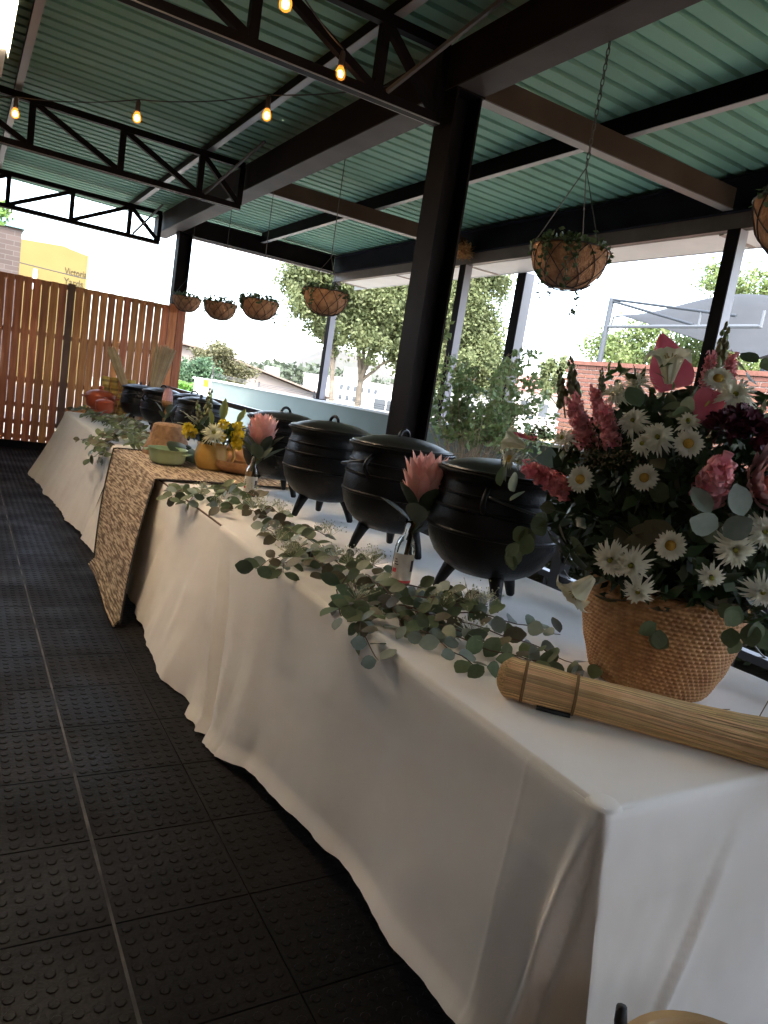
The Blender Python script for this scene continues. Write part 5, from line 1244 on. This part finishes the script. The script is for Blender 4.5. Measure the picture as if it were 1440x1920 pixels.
# road strip and far boundary wall
m = MB(); m.box((-40, 22.2, -.749), (60, 25.0, -.70)); struct(m.build('road', pmat('asphalt', (0.06, .06, .06), .9, (.08, .08, .08), 3)))
t = thing('boundary_wall', 'low brown wall with white patches under the big tree', 'wall', (16, 23, -.75))
m = MB(); m.box((8.5, 22.0, -.75), (24, 22.2, .95)); m.build('wall', pmat('brown_wall', (.34, .25, .16), .9, (.50, .42, .30), 1.2), t)
m = MB(); m.box((8.48, 21.98, .951), (24.02, 22.22, 1.01)); m.build('coping', pmat('grey_coping', (.3, .29, .27), .9), t)
# electric fence on top of the parapet / boundary
t = thing('electric_fence', 'thin electric fence wires on short posts above the boundary', 'fence', (5.9, 18.6, 1.27))
for yy, xx in ((18.4, 5.55), (15.2, 5.62), (12.3, 5.62)):
    m = MB(); m.tube([(xx, yy, 1.27 if yy < 18 else -.3), (xx, yy, 1.62 if yy > 18 else 1.40)], .018, 6); m.build('post', chain_m, t)
    for q in range(3):
        m = MB(); m.lathe([(.001, -.02), (.025, -.015), (.025, .015), (.001, .02)], 8, (xx, yy, 1.30 + .03 * q)); m.build('insulator', pmat('insulator', (.12, .12, .12), .5), t)
for z in (1.305, 1.335, 1.365):
    m = MB(); m.tube([(5.55, 18.4, z + .06), (5.62, 15.2, z), (5.62, 12.3, z), (5.62, 8, z)], .004, 4); m.build('wire', chain_m, t)
t = thing('warning_sign', 'small orange warning sign fixed to the electric fence', 'sign', (5.55, 18.36, 1.12))
m = MB(); m.box((5.33, 18.35, 1.05), (5.60, 18.36, 1.24)); pl_ = m.build('plate', pmat('sign_orange', (.80, .38, .02), .5), t)
for q, (xa, xb, za, zb) in enumerate(((5.36, 5.57, 1.16, 1.175), (5.37, 5.54, 1.135, 1.148), (5.38, 5.56, 1.11, 1.122))):
    m = MB(); m.box((xa, 18.3465, za), (xb, 18.3485, zb)); m.build('print_line', pmat('sign_ink', (.30, .09, .01), .6), pl_)

# yellow building with lettering
t = thing('yellow_building', 'flat yellow building with painted lettering beyond the timber fence', 'building', (3.5, 47, -.75))
yb = pmat('yellow_plaster', (.13, .096, .026), .8, (.14, .105, .03), .8)
m = MB(); m.add([(-6, 45, -.75), (5.95, 45, -.75), (5.95, 45, 6.62), (4.6, 45, 6.85), (2.4, 45, 6.72), (-6, 45, 6.6), (-6, 58, -.75), (5.95, 58, -.75), (5.95, 58, 6.62), (4.6, 58, 6.85), (2.4, 58, 6.72), (-6, 58, 6.6)],
    [(0,1,2,3,4,5), (1,7,8,2), (6,0,5,11), (7,6,11,10,9,8), (2,8,9,3), (3,9,10,4), (4,10,11,5)]); m.build('wall', yb, t)
m = MB(); m.add([(1.9, 45.5, 6.70), (3.3, 45.5, 7.12), (4.3, 45.5, 7.10), (5.4, 45.5, 6.72), (1.9, 57, 6.70), (3.3, 57, 7.12), (4.3, 57, 7.10), (5.4, 57, 6.72)], [(0,3,2,1), (0,1,5,4), (1,2,6,5), (2,3,7,6), (4,5,6,7)]); m.build('roof', pmat('mauve_roof', (.34, .28, .32), .7), t)
m = MB(); m.box((3.25, 44.93, 4.3), (3.45, 44.995, 5.35)); m.build('vent_pipe', white_paint, t)
m = MB(); m.bar((5.93, 44.98, -.7), (5.93, 44.98, 6.6), .08, .05); m.build('downpipe', pmat('yellow_pipe', (.5, .36, .12), .7), t)
def lettering(txt, x, y, z, size, mt, parent):
    cu = bpy.data.curves.new('lettering', 'FONT'); cu.body = txt; cu.size = size; cu.extrude = .01; cu.offset = .0
    tmp = bpy.data.objects.new('tmp', cu); COL.objects.link(tmp); bpy.context.view_layer.update()
    me = bpy.data.meshes.new_from_object(tmp.evaluated_get(bpy.context.evaluated_depsgraph_get())); bpy.data.objects.remove(tmp)
    me.materials.clear(); me.materials.append(mt); o = bpy.data.objects.new('lettering', me); COL.objects.link(o); o.parent = parent
    o.matrix_local = Matrix.Translation(Vector((x, y, z)) - Vector(ORG[parent.name])) @ Matrix.Rotation(R(90), 4, 'X'); return o
ink = pmat('lettering_ink', (.030, .022, .008), .8)
o = lettering('Victoria', 4.78, 44.98, 5.42, .52, ink, t); sx = 1.14 / max(.1, o.dimensions.x); o.scale.x *= sx
o = lettering('Yards', 4.78, 44.98, 4.88, .52, ink, t); o.scale.x *= .98 / max(.1, o.dimensions.x)
# brick building left (bricks too fine to tell apart at this distance)
def brickmat(name, c1, c2, mortar, sc, bw=.23, bh=.076):
    m = bpy.data.materials.new(name); m.use_nodes = True; n = m.node_tree; p = n.nodes['Principled BSDF']; p.inputs['Roughness'].default_value = .9
    tc = n.nodes.new('ShaderNodeTexCoord'); mp = n.nodes.new('ShaderNodeMapping'); mp.inputs['Rotation'].default_value = sc
    b = n.nodes.new('ShaderNodeTexBrick'); b.inputs['Scale'].default_value = 1.0; b.inputs['Brick Width'].default_value = bw; b.inputs['Row Height'].default_value = bh; b.inputs['Mortar Size'].default_value = .008
    b.inputs['Color1'].default_value = (*c1, 1); b.inputs['Color2'].default_value = (*c2, 1); b.inputs['Mortar'].default_value = (*mortar, 1)
    n.links.new(tc.outputs['Object'], mp.inputs[0]); n.links.new(mp.outputs[0], b.inputs[0]); n.links.new(b.outputs[0], p.inputs['Base Color']); MATS[name] = m; return m
t = thing('brick_building', 'tall brown brick building corner with a green roof edge behind the fence', 'building', (0, 31, -.75))
m = MB(); m.box((-8, 30, -.75), (1.72, 38, 5.3)); m.build('wall', brickmat('brown_brick', (.050, .036, .031), (.072, .053, .046), (.092, .085, .078), (R(90), 0, 0), .5, .17), t)
m = MB(); m.box((-8.1, 29.9, 5.301), (1.80, 38.1, 5.58)); m.build('roof_edge', pmat('teal_fascia', (.12, .22, .22), .6), t)
# overhead power line
t = thing('power_line', 'thin overhead cable sloping across the white sky', 'cable', (1.6, 29.5, 3.95))
P = [Vector((1.7, 29.8, 4.15)), Vector((6.78, 28, 3.77)), Vector((11.3, 28, 3.50)), Vector((24, 27, 3.3))]
m = MB(); m.tube(P, .018, 5); m.build('cable', pmat('cable_grey', (.025, .024, .022), .7), t)
# gabled house with a water tank
t = thing('gabled_house', 'long low house with a pale gable and thin roof edge', 'house', (13, 47, -.75))
hw = pmat('house_plaster', (.165, .145, .132), .85, (.185, .165, .15), .6)
m = MB(); m.add([(6.5, 45, -.75), (21.5, 45, -.75), (21.5, 45, .85), (14.6, 45, 2.32), (11.6, 45, 2.72), (6.5, 45, 2.0), (6.5, 56, -.75), (21.5, 56, -.75), (21.5, 56, .85), (14.6, 56, 2.32), (11.6, 56, 2.72), (6.5, 56, 2.0)],
    [(0,1,2,3,4,5), (1,7,8,2), (6,0,5,11), (7,6,11,10,9,8)]); m.build('wall', hw, t)
rf = MB(); rp_ = [(6.2, 2.02), (11.6, 2.78), (14.6, 2.38), (21.9, .84)]
for a, b in zip(rp_[:-1], rp_[1:]): rf.add([(a[0], 44.6, a[1]), (b[0], 44.6, b[1]), (b[0], 56.4, b[1]), (a[0], 56.4, a[1]), (a[0], 44.6, a[1] + .10), (b[0], 44.6, b[1] + .10), (b[0], 56.4, b[1] + .10), (a[0], 56.4, a[1] + .10)], [(0,1,5,4), (4,5,6,7), (2,3,7,6), (1,2,6,5), (3,0,4,7), (3,2,1,0)])
rf.build('roof', pmat('brown_roof', (.17, .13, .11), .8), t)
for xx in (15.3, 18.2):
    m = MB(); m.box((xx, 44.95, -.2), (xx + .9, 44.998, .55)); w_ = m.build('window', pmat('window_dark', (.06, .07, .08), .2), t)
t = thing('water_tank', 'white ribbed water tank lying on the house roof', 'tank', (18.1, 47, 1.8))
m = MB(); V = []
for i in range(23):
    u = i / 22; r = .36 + .018 * math.sin(i * 2.2); r *= .55 if i in (0, 22) else 1; V.append([(17.6 + u * .95, 46.8 + r * math.cos(a), 2.02 + r * math.sin(a)) for a in [2 * math.pi * q / 20 for q in range(21)]])
m.grid(V); m.build('barrel', white_paint, t, smooth=True)
m = MB(); m.box((17.7, 46.5, 1.35), (18.45, 47.1, 1.69)); m.build('cradle', galv, t)
# white building with rows of windows
t = thing('white_building', 'distant white building with rows of small windows under the tree', 'building', (41.5, 84, -.75))
m = MB(); m.box((39.3, 80, -.75), (47, 90, 3.0)); m.build('wall', white_paint, t)
m = MB(); m.box((39.2, 79.8, 3.001), (47.1, 90.2, 3.2)); m.build('roof', pmat('roof_grey', (.3, .28, .27), .8), t)
m = MB(); m.box((42.0, 80.5, 3.21), (44.0, 84, 4.6)); m.build('upper_storey', white_paint, t)
for r_ in range(2):
    for c_ in range(6):
        m = MB(); m.box((39.7 + c_ * .95, 79.93, 1.75 - r_ * 1.2), (40.15 + c_ * .95, 79.995, 2.4 - r_ * 1.2)); w_ = m.build('window', MATS['window_dark'], t)
        m = MB(); m.box((39.66 + c_ * .95, 79.90, 1.69 - r_ * 1.2), (40.19 + c_ * .95, 79.994, 1.745 - r_ * 1.2)); m.build('sill', white_paint, w_)
# parked white van under the trees
t = thing('parked_van', 'small white van parked under the big tree', 'van', (22.8, 40, -.75))
m = MB(); m.add([(21.6, 39.2, -.35), (24.6, 39.2, -.35), (24.6, 39.2, .6), (24.1, 39.2, .75), (23.6, 39.2, 1.6), (21.6, 39.2, 1.65), (21.6, 40.8, -.35), (24.6, 40.8, -.35), (24.6, 40.8, .6), (24.1, 40.8, .75), (23.6, 40.8, 1.6), (21.6, 40.8, 1.65)],
    [(0,1,2,3,4,5), (11,10,9,8,7,6), (0,6,7,1), (1,7,8,2), (2,8,9,3), (3,9,10,4), (4,10,11,5), (5,11,6,0)]); m.build('body', white_paint, t)
for xa, xb in ((21.9, 22.7), (22.8, 23.5)):
    m = MB(); m.box((xa, 39.17, .75), (xb, 39.195, 1.4)); m.build('window', MATS['window_dark'], t)
for xx in (22.2, 24.0):
    m = MB(); m.lathe([(.001, -.1), (.3, -.1), (.33, -.06), (.33, .06), (.3, .1), (.001, .1)], 18).xf(Matrix.Translation((xx, 39.3, -.42)) @ Matrix.Rotation(R(90), 4, 'X')); m.build('wheel', steel, t)
# hills and far tree belt
def hill(name, pts, y, depth, mt):
    V = []
    for j in range(6):
        u = j / 5; row = []
        for (x, z) in pts: row.append((x, y + depth * u, -1 + (z + 1) * math.sin(math.pi * (.06 + .5 * u)) * (1 + .06 * vnoise(x * .05, u * 3))))
        V.append(row)
    struct(MB().grid(V).build(name, mt, smooth=False))
hp = [(x, 2.0 + 14.5 * math.exp(-((x - 118) / 14) ** 2) + 4 * math.exp(-((x - 92) / 16) ** 2) + 2.6 * math.exp(-((x - 60) / 22) ** 2) + 1.2 * vnoise(x * .13, 3)) for x in range(-30, 420, 4)]
hill('hill', hp, 190, 60, pmat('hill_scrub', (.080, .070, .064), .95, (.062, .068, .055), .12, island=0))
C = []
for k in range(5200):
    x = rnd.uniform(30, 112); y = rnd.uniform(118, 128); top = 1.6 + 2.6 * math.exp(-((x - 52) / 9) ** 2) + 2.2 * math.exp(-((x - 66) / 7) ** 2) + .9 * vnoise(x * .3, 1); C.append((x, y, rnd.uniform(-.8, 1) * .5 + rnd.random() * (top + 1)))
o = link(cloud_mesh('treeline', C, .6, pmat('far_leaf', (.055, .072, .045), .8, (.075, .095, .06), .3, island=.2, translucent=.2)), 'treeline'); o['kind'] = 'stuff'; o['label'] = 'far belt of trees along the foot of the hill'
t = thing('far_house', 'distant house with a reddish hipped roof beside the brick wall', 'house', (55, 62, -.75))
m = MB(); m.box((50, 60, -.75), (62, 70, 4.6)); m.build('wall', pmat('far_wall', (.5, .47, .46), .8), t)
m = MB(); m.add([(49.5, 59.5, 4.62), (62.5, 59.5, 4.62), (62.5, 70.5, 4.62), (49.5, 70.5, 4.62), (53.5, 65, 6.6), (58.5, 65, 6.6)], [(0,1,5,4), (1,2,5), (2,3,4,5), (3,0,4), (3,2,1,0)]); m.build('roof', pmat('red_roof', (.34, .13, .11), .8), t)
for c_ in range(4):
    m = MB(); m.box((51 + c_ * 2.6, 59.93, 2.2), (52.2 + c_ * 2.6, 59.99, 3.6)); m.build('window', MATS['window_dark'], t)

# brick wall on the right: courses of single bricks at the visible end
BA = Vector((10.0, 10.6, -.75)); BD = Vector((.06, -1, 0)).normalized(); BN = Vector((-1, -.06, 0)).normalized()
t = thing('brick_wall', 'sunlit orange brick wall below the grey shade canopy', 'wall', BA)
def bw_pt(s, d, z): return BA + BD * s - BN * d + Vector((0, 0, z))
m = MB()
a0, a1 = bw_pt(0.01, .012, 0), bw_pt(14, .012, 0)
vs_ = [a0, a1, bw_pt(14, .22, 0), bw_pt(.01, .22, 0)]; H_ = 3.40
m.add([*vs_, *[v + Vector((0, 0, H_)) for v in vs_]], [(0,3,2,1), (4,5,6,7), (0,1,5,4), (1,2,6,5), (2,3,7,6), (3,0,4,7)]); m.build('mortar_core', pmat('mortar', (.40, .33, .28), .9, (.46, .39, .33), 5), t)
bmt = pmat('orange_brick', (.155, .066, .042), .85, (.195, .09, .06), 9, .3, 60, objvar=.16)
bmesh_ = MB(); w2, h2, d2 = .108, .032, .016; bv = .004
bmesh_.add([(-w2, 0, -h2), (w2, 0, -h2), (w2, 0, h2), (-w2, 0, h2), (-w2 + bv, -d2, -h2 + bv), (w2 - bv, -d2, -h2 + bv), (w2 - bv, -d2, h2 - bv), (-w2 + bv, -d2, h2 - bv)], [(4,5,6,7), (0,1,5,4), (1,2,6,5), (2,3,7,6), (3,0,4,7)])
bme = bmesh_.mesh('brick', bmt)
Mr = Matrix((BD, -BN, Vector((0, 0, 1)))).transposed().to_4x4()
bigb = MB(); cnt = 0
for r_ in range(43):
    z = H_ - .04 - r_ * .0785; n = 30 if r_ < 18 else 0
    soldier = (r_ == 0)
    s = .115 if r_ % 2 == 0 else .005
    while s < 13.8:
        p = bw_pt(max(s, .06), .012, z)
        if s < 3.9 and r_ < 17 and cnt < 296:
            inst(bme, 'brick', t, Matrix.Translation(p - BA) @ Mr); cnt += 1
        else: bigb.join(MB().add([tuple(v.co) for v in bme.vertices], [tuple(q.vertices) for q in bme.polygons]), Matrix.Translation(p) @ Mr)
        s += .2315
bigb.build('brickwork', bmt, t)['kind'] = 'stuff'
m = MB(); q0 = [bw_pt(-.02, -.03, H_), bw_pt(14, -.03, H_), bw_pt(14, .25, H_), bw_pt(-.02, .25, H_)]
m.add([*[v + Vector((0, 0, .002)) for v in q0], *[v + Vector((0, 0, .075)) for v in q0]], [(0,3,2,1), (4,5,6,7), (0,1,5,4), (1,2,6,5), (2,3,7,6), (3,0,4,7)]); m.build('coping', bmt, t)

# grey shade canopy on a steel frame
t = thing('shade_canopy', 'grey fabric shade canopy on a white-grey steel frame above the brick wall', 'canopy', (15, 13, -.75))
def K(x, y, z): return Vector((x, y, z))
pst = pmat('canopy_steel', (.045, .052, .06), .6, spec=.1); pst2 = pmat('canopy_steel_pale', (.10, .11, .12), .6, spec=.1)
m = MB(); m.tube([K(15, 14.76, -.75), K(15, 14.74, 5.05)], .075, 10); m.build('mast', pst, t, smooth=True)
m = MB(); m.tube([K(15, 14.74, 5.02), K(15.0, 10.9, 4.52)], .035, 8); m.build('stay', pst, t)
m = MB(); m.tube([K(15, 14.74, 4.98), K(15.0, 12.0, 4.33)], .035, 8); m.build('stay', pst, t)
m = MB(); m.tube([K(15, 14.70, 4.30), K(15, 10.25, 4.28)], .045, 8); m.build('beam', pst2, t)
m = MB(); m.tube([K(15, 11.85, 4.28), K(15, 11.85, 4.62)], .03, 8); m.build('strut', pst2, t)
m = MB(); m.tube([K(15, 10.25, 4.25), K(15, 10.25, 4.62)], .04, 8); m.build('strut', pst2, t)
m = MB(); m.tube([K(15, 14.6, 4.28), K(15, 14.55, 4.55), K(15.0, 14.3, 4.58)], .03, 8); m.build('bracket', pst2, t)
m = MB(); m.tube([K(15.6, 10.35, -.75), K(15.6, 10.35, 3.45)], .07, 8); m.build('mast', pst, t, smooth=True)
m = MB(); m.tube([K(15.6, 10.35, 3.4), K(15.2, 8.6, 3.42)], .035, 8); m.build('beam', pst2, t)
n = 22; V = []
c00, c10, c11, c01 = K(15.0, 14.35, 4.60), K(15.3, 10.45, 3.62), K(20.5, 8.5, 4.6), K(19.5, 15.5, 5.6)
for i in range(n + 1):
    row = []
    for j in range(n + 1):
        u, v = i / n, j / n; p = c00 * (1-u) * (1-v) + c10 * u * (1-v) + c11 * u * v + c01 * (1-u) * v
        b = math.sin(math.pi * u) * math.sin(math.pi * v); p.z += .95 * b; e = math.sin(math.pi * u) * (1 - v) * .22 + math.sin(math.pi * v) * u * .3
        p.x += .35 * math.sin(math.pi * u) * (1 - v); p.z += .10 * e; row.append(p)
    V.append(row)
m = MB(); m.grid(V); m.grid([[p - Vector((0, 0, .01)) for p in row] for row in V]); m.build('fabric', pmat('grey_shade_cloth', (.020, .023, .026), .9, (.024, .027, .030), 2), t, smooth=True)
V2 = []
c00, c10, c11, c01 = K(15.3, 10.45, 3.62), K(15.5, 4.5, 3.9), K(21, 3.5, 4.6), K(20.5, 8.5, 4.6)
for i in range(n + 1):
    row = []
    for j in range(n + 1):
        u, v = i / n, j / n; p = c00 * (1-u) * (1-v) + c10 * u * (1-v) + c11 * u * v + c01 * (1-u) * v; p.z += 1.1 * math.sin(math.pi * u) * math.sin(math.pi * (.15 + .85 * v)); row.append(p)
    V2.append(row)
m = MB(); m.grid(V2); m.grid([[p - Vector((0, 0, .01)) for p in row] for row in V2]); m.build('fabric', MATS['grey_shade_cloth'], t, smooth=True)

# ================================================================ FOREGROUND TUB
t = thing('wooden_tub', 'rim of a round pale wooden tub at the lower picture edge', 'tub', (1.06, .50, 0))
tw = pmat('pale_wood', (.46, .28, .12), .5, (.58, .38, .18), 8, .1, 30)
MB().lathe([(.001, .0), (.12, 0), (.13, .02), (.165, .29), (.18, .44), (.182, .462), (.178, .468), (.162, .468), (.158, .464), (.15, .40), (.10, .12), (.001, .10)], 48, (1.10, .50, 0)).build('body', tw, t, auto=40)
m = MB(); m.tube([(1.035, .655, .44), (1.03, .668, .49), (1.03, .672, .515)], [.012, .011, .009], 8); m.build('peg', pmat('peg_black', (.01, .01, .01), .5), t, smooth=True)
